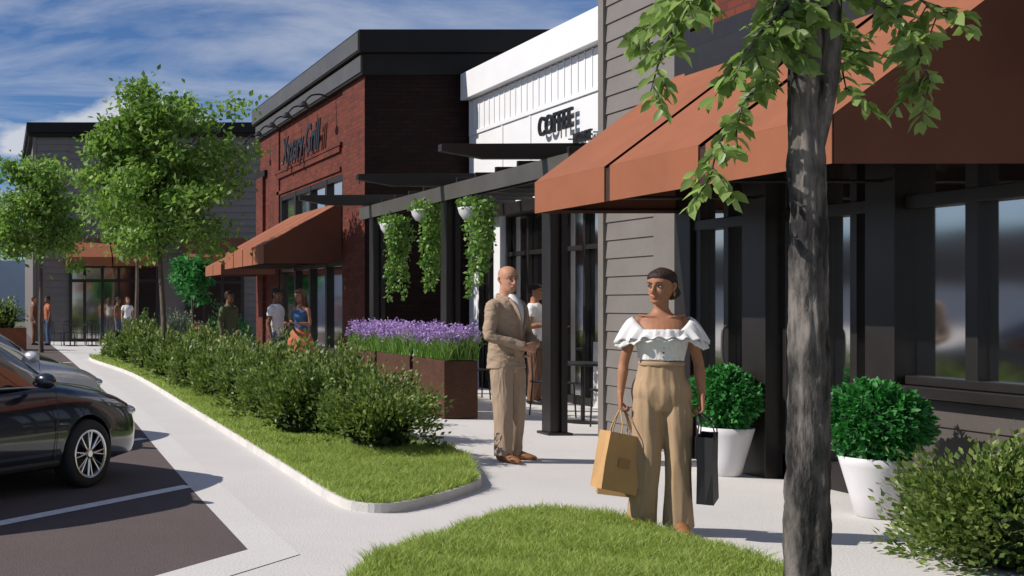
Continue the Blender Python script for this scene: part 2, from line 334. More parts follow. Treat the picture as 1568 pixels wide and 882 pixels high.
def person(name,loc,yaw,h,skin,hair,S,vox=.006):
    e=empty(name,loc,yaw,h/1.755); fem=S.get('fem',False); ph=name
    hz=Matrix.Translation((S.get('hx',0),-.012,1.636))@Matrix.Rotation(S.get('hyaw',0),4,'Z')@Matrix.Rotation(S.get('hpitch',0),4,'X')@Matrix.Scale(S.get('hs',1),4)
    b=MB()
    if fem: T=[((0,.0,.86),(.11,.09)),((0,.01,.93),(.158,.112)),((0,.012,1.0),(.15,.108)),((0,.0,1.10),(.115,.085)),((0,-.002,1.2),(.125,.092)),((0,-.012,1.30),(.142,.108)),((0,-.002,1.37),(.15,.092)),((0,.006,1.425),(.125,.066)),((0,.008,1.46),(.06,.05))]
    else: T=[((0,.0,.86),(.11,.10)),((0,.01,.93),(.152,.115)),((0,.005,1.0),(.15,.115)),((0,-.004,1.10),(.145,.11)),((0,-.004,1.2),(.152,.112)),((0,-.008,1.30),(.168,.118)),((0,.0,1.38),(.178,.105)),((0,.008,1.43),(.145,.075)),((0,.01,1.47),(.07,.06))]
    b.tube([t[0] for t in T],[t[1] for t in T],n=28,k=3,ref=(0,1,0))
    nr=.045 if fem else .058
    hx=S.get('hx',0)
    b.tube([(0,.012,1.42),(hx*.4,.008,1.49),(hx,-.002,1.57)],[nr*1.2,nr,nr*.98],n=16,k=3,ref=(0,1,0))
    if fem:
        for sx in (-1,1): b.tube([(sx*.015,-.052,1.425),(sx*.07,-.052,1.438),(sx*.13,-.02,1.445)],[.007,.008,.008],n=8,k=3)
    b.m=hz; HR=headrings(LV)
    for r in HR:
        for p in r:
            if p[1]<-.03:
                for sx in (-1,1):
                    d2=((p[0]-sx*.031)/.017)**2+((p[2]-.002)/.012)**2; p[1]+=.010*math.exp(-d2)
                p[1]-=.004*math.exp(-((p[2]-.024)/.009)**2)*(1 if abs(p[0])<.05 else 0)
                d2=((p[0])/.02)**2+((p[2]+.102)/.012)**2; p[1]-=.006*math.exp(-d2)
                for sx in(-1,1): d2=((p[0]-sx*.042)/.018)**2+((p[2]+.028)/.018)**2; p[1]-=.004*math.exp(-d2)
    b.loft([[tuple(p) for p in r] for r in HR])
    b.tube([(0,-.086,.018),(0,-.097,-.008),(0,-.108,-.030),(0,-.096,-.041),(0,-.085,-.046)],[.006,.008,.0125,.011,.006],n=10,k=3,ref=(1,0,0))
    for sx in(-1,1):
        b.ell((sx*.0115,-.093,-.037),(.008,.010,.007)); b.tube([(sx*.069,.008,.022),(sx*.079,.018,.018),(sx*.080,.02,-.005),(sx*.072,.008,-.03)],[.008,.009,.009,.007],n=8,k=3)
    b.tube([(-.02,-.084,-.063),(0,-.091,-.062),(.02,-.084,-.063)],[.006,.008,.006],n=8); b.tube([(-.017,-.083,-.071),(0,-.090,-.073),(.017,-.083,-.071)],[.006,.008,.006],n=8)
    b.m=None
    sw=.155 if fem else .19; ar=.85 if fem else 1.1
    J=dict(Ls=(sw,.005,1.395),Le=(sw+.05,.03,1.12),Lw=(sw+.06,-.03,.88),Lh=(.05,-.25,-1),Ln=(-1,0,0),Rs=(-sw,.005,1.395),Re=(-sw-.05,.03,1.12),Rw=(-sw-.06,-.03,.88),Rh=(-.05,-.25,-1),Rn=(1,0,0),
        Lk=(.1,-.015,.48),La=(.1,.02,.09),Rk=(-.1,-.015,.48),Ra=(-.1,.02,.09),Lt=.15,Rt=-.15,lc=.5,rc=.5)
    J.update(S.get('J',{})); V3=lambda q:np.array(q,float)
    for s_,sg in (('L',1),('R',-1)):
        sh_,el,wr=V3(J[s_+'s']),V3(J[s_+'e']),V3(J[s_+'w'])
        b.tube([sh_+V3((-sg*.03,0,.0)),sh_*.9+el*.1,sh_*.5+el*.5,el,el*.7+wr*.3,el*.3+wr*.7,wr],[.05*ar,.050*ar,.041*ar,.036*ar,.038*ar,.029*ar,.023*ar],n=14,k=3)
        hand(b,wr,J[s_+'h'],J[s_+'n'],sg,J['lc'] if s_=='L' else J['rc'])
        kn,an=V3(J[s_+'k']),V3(J[s_+'a']); hp=V3((sg*.085,.0,.9))
        b.tube([hp,hp*.7+kn*.3,hp*.3+kn*.7,kn,kn*.7+an*.3+(0,.012,0),kn*.2+an*.8,an-V3((0,0,.03))],[.078,.075,.060,.052,.053,.036,.034],n=14,k=3,ref=(0,1,0))
    remesh('body',b,skin,e,vox,2)
    f=MB(); f.m=hz
    for sx in(-1,1): f.ell((sx*.031,-.0795,.002),(.0140,.009,.0068),12,8)
    f.obj('eye_whites',EYE,e,smooth=True,keep=True)
    gz=S.get('gaze',0)
    f=MB(); f.m=hz
    for sx in(-1,1): f.ell((sx*.031+gz,-.0868,.002),(.0062,.003,.0062),10,6)
    f.obj('irises',IRIS,e,smooth=True,keep=True)
    f=MB(); f.m=hz
    for sx in(-1,1):
        f.tube([(sx*.016,-.0865,.003),(sx*.030,-.0905,.0100),(sx*.046,-.083,.005)],[.0018,.0026,.0018],n=6)
        f.tube([(sx*.013,-.092,.024),(sx*.030,-.094,.030),(sx*.050,-.081,.025)],[.0024,.0034,.0016],n=6)
    f.obj('brows_and_lashes',hair if S.get('style')!='bald' else mat(ph+'_brow',(.12,.07,.05)),e,smooth=True,keep=True)
    f=MB(); f.m=hz; f.tube([(-.023,-.0845,-.066),(-.01,-.0945,-.0625),(0,-.0955,-.064),(.01,-.0945,-.0625),(.023,-.0845,-.066)],[.002,.0048,.0045,.0048,.002],n=8); f.tube([(-.02,-.0845,-.069),(0,-.0955,-.0725),(.02,-.0845,-.069)],[.002,.0065,.002],n=8)
    f.obj('lips',LIP if fem else LIPM,e,smooth=True,keep=True)
    st=S.get('style','short')
    if st!='bald':
        hh=MB(); hh.m=hz
        HL=[(-.085,-.055,.050,.035),(-.06,-.042,.078,.060),(-.03,-.018,.094,.0705),(-.008,.010,.102,.0755),(.012,.038,.105,.0775),(.028,.062,.106,.079),(.042,.079,.106,.0795),(.058,.0885,.106,.080),(.075,.0865,.102,.0765),(.09,.077,.093,.069),(.106,.056,.074,.052),(.119,.028,.044,.029),(.126,.005,.02,.01)]
        hh.loft([[tuple(p) for p in r] for r in headrings(HL)])
        if st=='bun':
            hh.ell((0,.122,-.045),(.052,.045,.050)); hh.tube([(0,.085,-.02),(0,.12,-.04)],[.05,.04],n=10,k=1)
        if st=='long':
            hh.tube([(0,.05,.06),(0,.075,-.02),(0,.075,-.12),(.0,.085,-.24),(0,.08,-.32)],[(.07,.04),(.082,.045),(.085,.04),(.08,.035),(.05,.02)],n=18,k=3,ref=(0,1,0))
            for sx in(-1,1): hh.tube([(sx*.062,-.01,.05),(sx*.078,.0,-.03),(sx*.078,.0,-.12),(sx*.075,-.02,-.22)],[.02,.022,.024,.012],n=8)
        remesh('hair',hh,hair,e,max(vox*.8,.004),2,(60,14,30),.0022)
    bt=S['bottom']; c=MB(); lr=bt.get('r',[.078,.088,.078,.07,.065,.06]); hm=bt.get('hem',.05)
    if bt['kind'] in('trousers','shorts'):
        wt=bt.get('waist',1.04)
        TT=[((0,.0,.80),(.120,.088)),((0,.004,.86),(.160,.110)),((0,.008,.92),(.174,.124)),((0,.01,.98),(.165,.120)),((0,.004,wt),(.128 if fem else .158,.096 if fem else .125))]
        if wt>1.06: TT.insert(4,((0,.006,1.04),(.143,.106)))
        c.tube([t[0] for t in TT],[t[1] for t in TT],n=28,k=3,ref=(0,1,0),cap=False)
        for s_,sg in (('L',1),('R',-1)):
            kn,an=V3(J[s_+'k']),V3(J[s_+'a']); hp=V3((sg*.080,.0,.93)); an2=V3((an[0],an[1],hm))
            if bt['kind']=='trousers': c.tube([hp,hp*.72+kn*.28,hp*.3+kn*.7,kn,kn*.5+an*.5,an2],lr,n=18,k=4,ref=(0,1,0),cap=False)
            else: c.tube([hp,hp*.7+kn*.3,hp*.3+kn*.7,kn*.95+hp*.05],[.08,.092,.088,.085],n=18,k=3,ref=(0,1,0),cap=False)
        remesh('trousers' if bt['kind']=='trousers' else 'shorts',c,bt['m'],e,max(vox,.007),6,bt.get('fr',(20,20,3.2)),bt.get('amp',.008))
    else:
        L=bt.get('len',.45); c=MB(); rings=[]
        for i in range(14):
            t=i/13; z=1.06-t*(1.06-L); rr=.135+.09*min(t*2.5,1)**.7+.05*t; rings.append([(rr*(1+.06*t*math.sin(q*9))*math.cos(q),rr*.8*(1+.06*t*math.sin(q*9))*math.sin(q),z) for q in [2*math.pi*j/48 for j in range(48)]])
        c.loft(rings); remesh('skirt',c,bt['m'],e,max(vox,.009),1)
    tp=S.get('top')
    if tp:
        c=MB(); bz=tp.get('hem',.9); o=tp.get('o',.014)
        TT=[(t[0],(t[1][0]+o,t[1][1]+o)) for t in T if t[0][2]>bz+.03]; TT=[((0,.005,bz),(TT[0][1][0]+tp.get('fl',.0),TT[0][1][1]+tp.get('fl',0)))]+TT
        if tp.get('low'): TT=[t for t in TT if t[0][2]<tp['low']]
        c.tube([t[0] for t in TT],[t[1] for t in TT],n=30,k=3,ref=(0,1,0),cap=False)
        if tp.get('sleeve','short')!='none':
            for s_,sg in (('L',1),('R',-1)):
                sh_,el,wr=V3(J[s_+'s']),V3(J[s_+'e']),V3(J[s_+'w'])
                if tp['sleeve']=='long': c.tube([sh_+V3((-sg*.04,0,.0)),sh_*.9+el*.1,sh_*.5+el*.5,el,el*.5+wr*.5,wr*.96+el*.04],[.066,.068,.058,.053,.047,.040],n=16,k=4,cap=False)
                else: c.tube([sh_+V3((-sg*.04,0,.0)),sh_*.9+el*.1,sh_*.5+el*.5],[.06,.062,.06],n=16,k=3,cap=False)
        remesh('jacket' if tp.get('jacket') else 'top',c,tp['m'],e,max(vox,.006),3,tp.get('fr',(12,12,16)),tp.get('amp',.006))
    c=MB()
    for s_,sg in (('L',1),('R',-1)):
        an=V3(J[s_+'a']); a=J[s_+'t']; c.m=Matrix.Translation((an[0],an[1],0))@Matrix.Rotation(a,4,'Z')
        lift=an[2]-.09
        c.tube([(0,.045,.045+lift),(0,-.02,.05+lift*.8),(0,-.10,.036+lift*.3),(0,-.16,.028),(0,-.185,.024)],[(.034,.043),(.036,.048),(.044,.034),(.040,.026),(.026,.02)],n=16,k=3,ref=(0,0,1))
        c.tube([(0,.01,.05+lift),(0,.012,.11+lift)],[.036,.036],n=12,k=1,ref=(0,1,0))
        if S.get('heels'): c.tube([(0,.05,.04+lift),(0,.055,.0)],[.016,.010],n=8,k=1)
    c.m=None; remesh('shoes',c,S['shoes'],e,max(vox,.006),1)
    return e,J
sk1=skinm('skin_brown',(.36,.165,.09)); sk2=skinm('skin_fair',(.48,.245,.155)); sk3=skinm('skin_deep',(.20,.09,.05))
hb=mat('hair_black',(.028,.015,.011),.6,ns=60,amt=.6,stretch=(1,.25,1),bump=.25,bs=90,spec=.3); hbr=mat('hair_brown',(.10,.045,.02),.5,ns=60,amt=.4)
khaki=mat('khaki_cloth',(.40,.27,.16),.85,ns=6,amt=.07,bump=.2,bs=300); suit=mat('suit_cloth',(.36,.26,.18),.85,ns=6,amt=.07,bump=.2,bs=300)
wht=mat('white_cotton',(.74,.72,.71),.8,ns=6,amt=.04,bump=.15,bs=200); tanl=mat('tan_leather',(.26,.11,.045),.5,ns=10,amt=.15); gold=mat('gold',(.7,.45,.15),.3,metal=1,amt=.05)
WH=Matrix.Translation((.0,-.012,1.636))@Matrix.Rotation(R(-36),4,'Z')
W,J=person('woman_shopper',(4.33,7.27,0),R(-24),1.73,sk1,hb,dict(fem=True,style='bun',hyaw=R(-36),hpitch=R(2),gaze=-.002,heels=True,shoes=tanl,
   J=dict(Le=(.215,.02,1.13),Lw=(.228,-.02,.905),Re=(-.215,.02,1.13),Rw=(-.24,-.02,.905),Lh=(0,-.12,-1),Rh=(0,-.12,-1),Ln=(-1,0,0),Rn=(1,0,0),Lk=(.095,-.02,.48),La=(.10,.0,.12),Rk=(-.085,-.03,.48),Ra=(-.112,.02,.12),lc=1.15,rc=1.15,Lt=.1,Rt=-.5),
   bottom=dict(kind='trousers',m=khaki,waist=1.135,hem=.05,r=[.078,.092,.084,.079,.081,.090],amp=.010,fr=(17,17,1.8))),.005)
c=MB()
for sx in (-1,1): c.m=WH; c.tube([(sx*.080,.006,-.036),(sx*.082,-.004,-.05),(sx*.082,.006,-.066),(sx*.081,.016,-.05),(sx*.080,.006,-.036)],[.002]*5,n=6,k=3)
c.obj('earrings',gold,W,smooth=True,keep=True)
c=MB(); c.tube([(0,-.002,1.145),(0,-.002,1.2),(0,-.014,1.29),(0,-.010,1.34)],[(.132,.100),(.138,.104),(.158,.124),(.160,.110)],n=30,k=4,ref=(0,1,0),cap=False); remesh('blouse_bodice',c,wht,W,.006,2,(24,24,7),.007)
def ruffle(name,z0,z1,a0,b0,a1,b1,waves,amp,parent,dip):
    n=320; rows=10; vs=[];fs=[]
    for i in range(rows):
        t=i/(rows-1)
        for j in range(n):
            q=2*math.pi*j/n; fr=max(0,-math.sin(q)); co=abs(math.cos(q))
            a=a0+(a1-a0)*t**.6; b=b0+(b1-b0)*t; wv=1+amp*t*math.sin(q*waves+1.3*math.sin(3*q))*(.35+.65*co)+.4*amp*t*math.sin(q*waves*1.9+1)
            z=z0+(z1-z0)*t*(.35+.65*co*co) -dip*(fr**2.0)*(1-.5*t)+.02*co*(1-t)
            vs.append((a*math.cos(q)*wv,b*math.sin(q)*wv-.012*fr,z+.010*t*math.sin(q*waves*1.3)))
    for i in range(rows-1):
        for j in range(n): fs.append((i*n+j,i*n+(j+1)%n,(i+1)*n+(j+1)%n,(i+1)*n+j))
    m=MB(); m.add(vs,fs); o=m.obj(name,wht,parent,smooth=True,keep=True); s=o.modifiers.new('s','SOLIDIFY'); s.thickness=.003; return o
ruffle('ruffle_upper',1.415,1.265,.170,.092,.262,.145,15,.065,W,.12); ruffle('ruffle_lower',1.385,1.225,.172,.100,.255,.14,13,.07,W,.09)
c=MB()
for z in(1.17,1.20,1.23,1.26): c.ell((0,-.108-(z-1.17)*.24,z),(.006,.004,.006),8,6)
c.obj('blouse_buttons',tanl,W,smooth=True,keep=True)
c=MB(); c.tube([(-.130,0,1.125),(-.095,-.072,1.125),(0,-.099,1.125),(.095,-.072,1.125),(.130,0,1.125),(.095,.076,1.125),(0,.103,1.125),(-.095,.076,1.125),(-.130,0,1.125)],[(.005,.016)]*9,n=8,k=4,ref=(0,0,1)); c.obj('waistband',khaki,W,smooth=True,keep=True)
paper=mat('kraft_paper',(.50,.29,.12),.8,ns=5,amt=.08,bump=.15,bs=40); paper2=mat('kraft_paper_light',(.45,.29,.14),.8,ns=5,amt=.08); blk=mat('black_paper',(.010,.010,.013),.6,ns=6,amt=.15)
label=mat('bag_print',(.36,.20,.085),.8,ns=5,amt=.08)
def bag(name,parent,c,yaw,tilt,w,d,h,m,hand,hm=None):
    e=bpy.data.objects.new(name,None); e.location=c; e.rotation_euler=(tilt[0],tilt[1],yaw); scene.collection.objects.link(e)
    mb=MB(); a,b=w/2,d/2; k=.94; t=.004
    o=[(-a*k,-b*k),(a*k,-b*k),(a*k,0),(a*k,b*k),(-a*k,b*k),(-a*k,0)]; u=[(-a,-b*.9),(a,-b*.9),(a*.90,0),(a,b*.9),(-a,b*.9),(-a*.90,0)]
    vs=[(x,y,0) for x,y in o]+[(x*.985,y*.93,h*.5) for x,y in u]+[(x,y,h) for x,y in u]+[(x*(1-t/a),y*(1-t/b),h) for x,y in u]+[(x*.95,y*.9,.01) for x,y in o]
    fs=[tuple(range(5,-1,-1)),tuple(24+i for i in range(6))]+[(i+q*6,(i+1)%6+q*6,(i+1)%6+(q+1)*6,i+(q+1)*6) for i in range(6) for q in range(4)]
    mb.add(vs,fs); mb.obj('bag_body',m,e,keep=True)
    mb=MB()
    Mi=(Matrix.Translation(c)@e.rotation_euler.to_matrix().to_4x4()).inverted(); hp=Mi@Vector(hand)
    for sy in(-1,1):
        mb.tube([(-a*.45,sy*b*.92,h-.02),(-a*.42,sy*b*.8,h+.05),(hp.x-.02,hp.y+sy*.008,hp.z-.015),(hp.x,hp.y+sy*.006,hp.z),(hp.x+.02,hp.y+sy*.008,hp.z-.015),(a*.42,sy*b*.8,h+.05),(a*.45,sy*b*.92,h-.02)],[.004]*7,n=6,k=4)
    mb.obj('bag_handles',hm or m,e,smooth=True,keep=True)
    if m is paper:
        mb=MB(); mb.box(-.04,.04,-b*.94-.002,-b*.94+.004,h*.42,h*.58); mb.obj('bag_label',label,e,keep=True)
    return e
def wp(e,p): return e.matrix_world@Vector(p)
bpy.context.view_layer.update()
rh=wp(W,(-.225,-.04,.815)); lh=wp(W,(.218,-.04,.815))
bag('paper_shopping_bag',None,(rh.x-.085,rh.y-.03,.27),R(8),(0,R(12)),.27,.12,.38,paper,tuple(rh)); bag('paper_shopping_bag',None,(rh.x+.01,rh.y+.10,.22),R(-22),(0,R(4)),.25,.10,.40,paper2,tuple(rh+Vector((.0,.01,0))))
bag('black_shopping_bag',None,(lh.x+.045,lh.y,.23),R(51),(0,R(-3)),.28,.10,.43,blk,tuple(lh))
# man in suit
Mn,J=person('man_in_suit',(4.86,10.65,0),R(30),1.86,sk2,hbr,dict(style='bald',hyaw=R(-22),hpitch=R(3),shoes=tanl,
   J=dict(Le=(.26,-.02,1.13),Lw=(.07,-.235,1.05),Lh=(-1,-.25,-.15),Ln=(0,1,0),Re=(-.26,-.02,1.13),Rw=(-.06,-.23,1.03),Rh=(1,-.3,-.1),Rn=(0,1,0),lc=.5,rc=.6,Lk=(.11,-.02,.48),La=(.12,.02,.09),Rk=(-.10,-.03,.48),Ra=(-.13,-.06,.09),Lt=.35,Rt=-.2),
   bottom=dict(kind='trousers',m=suit,waist=1.04,hem=.05,r=[.082,.096,.088,.082,.078,.078],amp=.010),top=dict(m=suit,hem=.83,o=.022,fl=.010,sleeve='long',jacket=True,amp=.008)),.0055)
c=MB()
for sx in (-1,1):
    c.tube([(sx*.004,-.146,1.12),(sx*.034,-.152,1.24),(sx*.064,-.140,1.35),(sx*.066,-.078,1.45)],[(.006,.018),(.006,.030),(.006,.034),(.008,.02)],n=8,k=4,ref=(0,1,0))
c.tube([(-.062,-.06,1.455),(-.075,.01,1.475),(-.05,.065,1.485),(0,.085,1.49),(.05,.065,1.485),(.075,.01,1.475),(.062,-.06,1.455)],[(.010,.02)]*7,n=8,k=4,ref=(0,0,1))
for sx in (-1,1): c.box(sx*.11-.045,sx*.11+.045,-.135,-.122,.93,.955)
for z in (1.08,.98): c.ell((.012,-.145,z),(.009,.005,.009),8,6)
c.obj('lapels_and_collar',suit,Mn,smooth=True,keep=True)
c=MB(); c.tube([(0,-.135,1.16),(0,-.148,1.28),(0,-.128,1.40),(0,-.06,1.48)],[(.010,.01),(.03,.012),(.045,.02),(.05,.03)],n=10,k=3,ref=(0,1,0)); c.obj('shirt',wht,Mn,smooth=True,keep=True)
denim=mat('denim',(.06,.09,.16),.85,amt=.2); blue=mat('blue_dress',(.05,.12,.25),.8,ns=30,amt=.5); olive=mat('olive_cloth',(.10,.10,.05),.85); red=mat('plaid_red',(.35,.06,.03),.8,ns=40,amt=.6); grey=mat('grey_cloth',(.2,.2,.2),.85); orange=mat('orange_skirt',(.4,.12,.05),.8,ns=30,amt=.5); brownc=mat('brown_cloth',(.16,.08,.045),.85)
person('waiter',(8.0,16.6,0),R(48),1.80,sk1,hb,dict(style='short',shoes=M['black'],J=dict(Le=(.24,-.02,1.14),Lw=(.15,-.28,1.12),Lh=(-.1,-1,0),Ln=(0,0,1),Re=(-.25,.0,1.14),Rw=(-.17,-.26,1.16),Rh=(.1,-1,0),Rn=(0,0,1),lc=.2,rc=.2),bottom=dict(kind='trousers',m=brownc),top=dict(m=wht,sleeve='short',hem=.92)),.009)
person('woman_in_dress',(5.30,19.6,0),R(-50),1.76,sk1,hbr,dict(fem=True,style='long',shoes=M['black'],hyaw=R(-10),hpitch=R(12),J=dict(Le=(.2,-.0,1.14),Lw=(.1,-.24,1.15),Lh=(-.4,-1,.1),Ln=(0,0,1),Re=(-.2,-.0,1.14),Rw=(-.1,-.24,1.12),Rh=(.4,-1,.1),Rn=(0,0,1)),bottom=dict(kind='skirt',m=orange,len=.5),top=dict(m=blue,sleeve='none',hem=.85,low=1.4)),.009)
person('pedestrian',(4.95,19.9,0),R(50),1.78,sk3,hb,dict(style='short',shoes=M['white'],hpitch=R(8),J=dict(Le=(.24,-.0,1.14),Lw=(.12,-.24,1.10),Lh=(-.4,-1,.1),Ln=(0,0,1)),bottom=dict(kind='shorts',m=denim),top=dict(m=wht,sleeve='short',hem=.9)),.009)
P3,_=person('pedestrian',(4.6,22.3,0),R(40),1.76,sk3,hb,dict(style='short',shoes=M['black'],bottom=dict(kind='trousers',m=olive),top=dict(m=olive,sleeve='long',hem=.85)),.011)
bpy.context.view_layer.update(); q=wp(P3,(.24,-.05,.8)); bag('plaid_bag',None,(q.x,q.y,.36),0,(0,0),.42,.16,.34,red,tuple(q))
person('pedestrian',(1.22,40.3,0),R(90),1.78,sk2,hbr,dict(style='short',shoes=M['black'],bottom=dict(kind='trousers',m=brownc),top=dict(m=brownc,sleeve='long')),.016)
person('pedestrian',(1.72,40,0),R(-80),1.78,sk3,hb,dict(style='short',shoes=M['black'],bottom=dict(kind='trousers',m=denim),top=dict(m=orange,sleeve='short')),.016)
person('pedestrian',(4.65,40.5,0),R(10),1.75,sk2,hbr,dict(fem=True,style='long',shoes=M['black'],bottom=dict(kind='trousers',m=grey),top=dict(m=wht,sleeve='short')),.016)
person('pedestrian',(4.35,40.9,0),R(60),1.75,sk3,hb,dict(style='short',shoes=M['black'],bottom=dict(kind='trousers',m=denim),top=dict(m=brownc,sleeve='short')),.016)
# ---------------------------------------------------------------- cars
def car(name,x,y,yaw,paint,sc=.92):
    e=empty(name,(x,y,.004),yaw,sc)
    st=[(-2.36,.72,.66,.40),(-2.32,.90,.78,.30),(-2.15,.99,.84,.24),(-1.8,1.01,.87,.2),(-1.2,.98,.89,.18),(-.4,.95,.90,.18),(.4,.94,.90,.18),(1.0,.95,.90,.18),(1.35,.92,.895,.18),(1.75,.85,.87,.18),(2.08,.765,.82,.20),(2.26,.69,.72,.22),(2.36,.58,.58,.28)]
    A=catmull(st,5); rings=[]
    for X,T,W,Bz in A:
        h=T-Bz; half=[(0,Bz),(.5*W,Bz),(.86*W,Bz+.01),(.955*W,Bz+.07*h),(.985*W,Bz+.2*h),(1.0*W,Bz+.42*h),(.99*W,Bz+.6*h),(.965*W,Bz+.72*h),(.945*W,Bz+.80*h),(.90*W,Bz+.90*h),(.80*W,Bz+.965*h),(.6*W,Bz+.99*h),(.3*W,Bz+h),(0,Bz+h)]
        rings.append([(X,-a,b) for a,b in half]+[(X,a,b) for a,b in reversed(half[1:-1])])
    mb=MB(); mb.loft(rings); me=mb.mesh('tmp'); me.materials.append(paint); tmp=bpy.data.objects.new('tmp',me); scene.collection.objects.link(tmp)
    cut=MB()
    for wx in (1.4,-1.38):
        for sy in (-1,1):
            cut.lathe([(.345,-.17),(.345,.3)],(wx,sy*.82 if sy>0 else -.95,.30),n=40,axis='y')
    cm=cut.mesh('cut'); cm.materials.append(M['black']); co=bpy.data.objects.new('cut',cm); scene.collection.objects.link(co)
    bo=tmp.modifiers.new('b','BOOLEAN'); bo.operation='DIFFERENCE'; bo.object=co; bo.solver='EXACT'
    try: bo.material_mode='TRANSFER'
    except Exception: pass
    dg=bpy.context.evaluated_depsgraph_get(); nm=bpy.data.meshes.new_from_object(tmp.evaluated_get(dg)); bpy.data.objects.remove(tmp); bpy.data.objects.remove(co)
    nm.polygons.foreach_set('use_smooth',[True]*len(nm.polygons)); b=bpy.data.objects.new('body',nm); link(b,e,True)
    try: nm.set_sharp_from_angle(angle=R(35))
    except Exception: pass
    gs=[(-1.85,.985,.70,.64),(-1.3,1.24,.76,.60),(-.95,1.37,.78,.60),(-.5,1.43,.79,.61),(0,1.445,.79,.62),(.3,1.41,.79,.62),(.75,1.19,.77,.64),(1.18,.93,.72,.66)]
    G=catmull(gs,8); rings=[]
    for X,T,Wb,Wt in G:
        z0=.90; hh=T-z0; half=[(Wb+.0,z0),(Wb-(Wb-Wt)*.15,z0+.2*hh),(Wb-(Wb-Wt)*.45,z0+.5*hh),(Wb-(Wb-Wt)*.75,z0+.8*hh),(Wt-.02,z0+.93*hh),(Wt-.10,z0+.985*hh),(Wt*.5,z0+hh),(0,z0+hh)]
        rings.append([(X,-a,b_) for a,b_ in half]+[(X,a,b_) for a,b_ in reversed(half[:-1])])
    mb=MB(); n=len(rings[0]); vs=[v for r in rings for v in r]; fs=[]; mi=[]
    for i in range(len(rings)-1):
        xm=(rings[i][0][0]+rings[i+1][0][0])/2
        for j in range(n-1):
            fs.append((i*n+j,i*n+j+1,(i+1)*n+j+1,(i+1)*n+j)); jj=min(j,n-2-j)
            top=jj>=5
            if top: m=0 if -1.05<xm<.32 else 1
            elif jj in(3,4): m=0
            else: m=0 if (-.2<xm<-.1 or xm<-1.35 or xm>.88) else 1
            mi.append(m)
    mb.add(vs,fs); me=mb.mesh('cabin'); me.materials.append(paint); me.materials.append(M['carglass']); me.polygons.foreach_set('material_index',mi); me.polygons.foreach_set('use_smooth',[True]*len(fs))
    link(bpy.data.objects.new('cabin',me),e,True)
    chrome=mat(name+'_chrome',(.6,.6,.62),.2,metal=1,amt=.05); tire=mat(name+'_tyre',(.02,.02,.02),.8,amt=.2)
    tl=MB();rm=MB();dk=MB()
    for wx in (1.4,-1.38):
        for sy in (-1,1):
            c=(wx,sy*.80,.302); 
            tl.lathe([(.205,-.09),(.215,-.105),(.26,-.11),(.290,-.10),(.302,-.06),(.302,.06),(.290,.10),(.26,.11),(.215,.105),(.205,.09),(.205,-.09)],c,n=48,axis='y',closed=False)
            rm.lathe([(.190,sy*.10),(.215,sy*.108),(.212,sy*.112),(.195,sy*.108),(.188,sy*.06)],c,n=48,axis='y',closed=False)
            dk.lathe([(.204,sy*.00),(.204,sy*.03)],c,n=30,axis='y')
            rm.lathe([(.055,sy*.05),(.05,sy*.095),(.03,sy*.105),(.0,sy*.105)],c,n=16,axis='y')
            for q in range(8):
                a=2*math.pi*q/8
                for da in (-.13,.13):
                    rm.tube([(c[0]+.04*math.cos(a),c[1]+sy*.09,c[2]+.04*math.sin(a)),(c[0]+.198*math.cos(a+da),c[1]+sy*.100,c[2]+.198*math.sin(a+da))],[(.011,.008),(.010,.008)],n=6,k=1)
    tl.obj('tyres',tire,e,smooth=True,keep=True); rm.obj('rims',chrome,e,keep=True); dk.obj('brake_discs',M['black'],e,keep=True)
    w=MB()
    for sy in (-1,1): w.ell((.72,sy*.99,.98),(.07,.11,.07)); w.tube([(.75,sy*.85,.95),(.72,sy*.95,.96)],[.03,.025],n=8,k=1)
    w.obj('mirrors',paint,e,smooth=True,keep=True)
    w=MB()
    for sy in (-1,1): w.ell((2.10,sy*.66,.62),(.20,.13,.06))
    w.obj('headlights',mat(name+'_lamp',(.5,.52,.55),.1,metal=.5,amt=.1),e,smooth=True,keep=True)
    w=MB()
    for sy in (-1,1): w.ell((-2.2,sy*.68,.82),(.13,.13,.07))
    w.obj('taillights',mat(name+'_tail',(.3,.01,.01),.2,amt=.1),e,smooth=True,keep=True)
    w=MB(); w.box(2.30,2.385,-.38,.38,.42,.56); w.box(2.28,2.37,-.5,.5,.28,.36); w.obj('grille',M['black'],e,keep=True,bevel=.02)
    w=MB(); w.box(-2.38,-2.33,-.26,.26,.55,.68); w.obj('number_plate',M['white'],e,keep=True)
    w=MB()
    for sy in (-1,1):
        for xx in (.95,-.15,-1.05): w.tube([(xx,sy*.888,.93),(xx+.01,sy*.90,.8),(xx+.02,sy*.912,.6),(xx-.01,sy*.90,.3)],[.004]*4,n=4,k=3)
        w.tube([(1.0,sy*.88,.26),(-1.0,sy*.88,.26)],[(.012,.03)]*2,n=6,k=1)
        w.tube([(2.15,sy*.50,.745),(1.7,sy*.62,.862),(1.2,sy*.66,.93)],[.003]*3,n=4,k=3)
    w.obj('panel_seams',M['black'],e,keep=True)
    w=MB()
    for sy in (-1,1):
        for xx in (.0,-.95): w.tube([(xx+.09,sy*.905,.80),(xx,sy*.93,.805),(xx-.09,sy*.905,.80)],[.01]*3,n=6)
        w.tube([(1.02,sy*.80,.915),(.3,sy*.80,.925),(-1.3,sy*.79,.955)],[.008]*3,n=5)
    w.obj('chrome_trim',chrome,e,keep=True)
    return e
p1=mat('car_paint_dark',(.022,.026,.036),.25,metal=.5,ns=200,amt=.2,coat=1)
p2=mat('car_paint_silver',(.55,.55,.56),.3,metal=.2,ns=200,amt=.05,coat=1)
car('parked_sedan',-.764,8.70,R(45),p1); car('parked_sedan',-.82,11.85,R(45),p2,.95); car('parked_sedan',-1.0,15.2,R(45),p1)
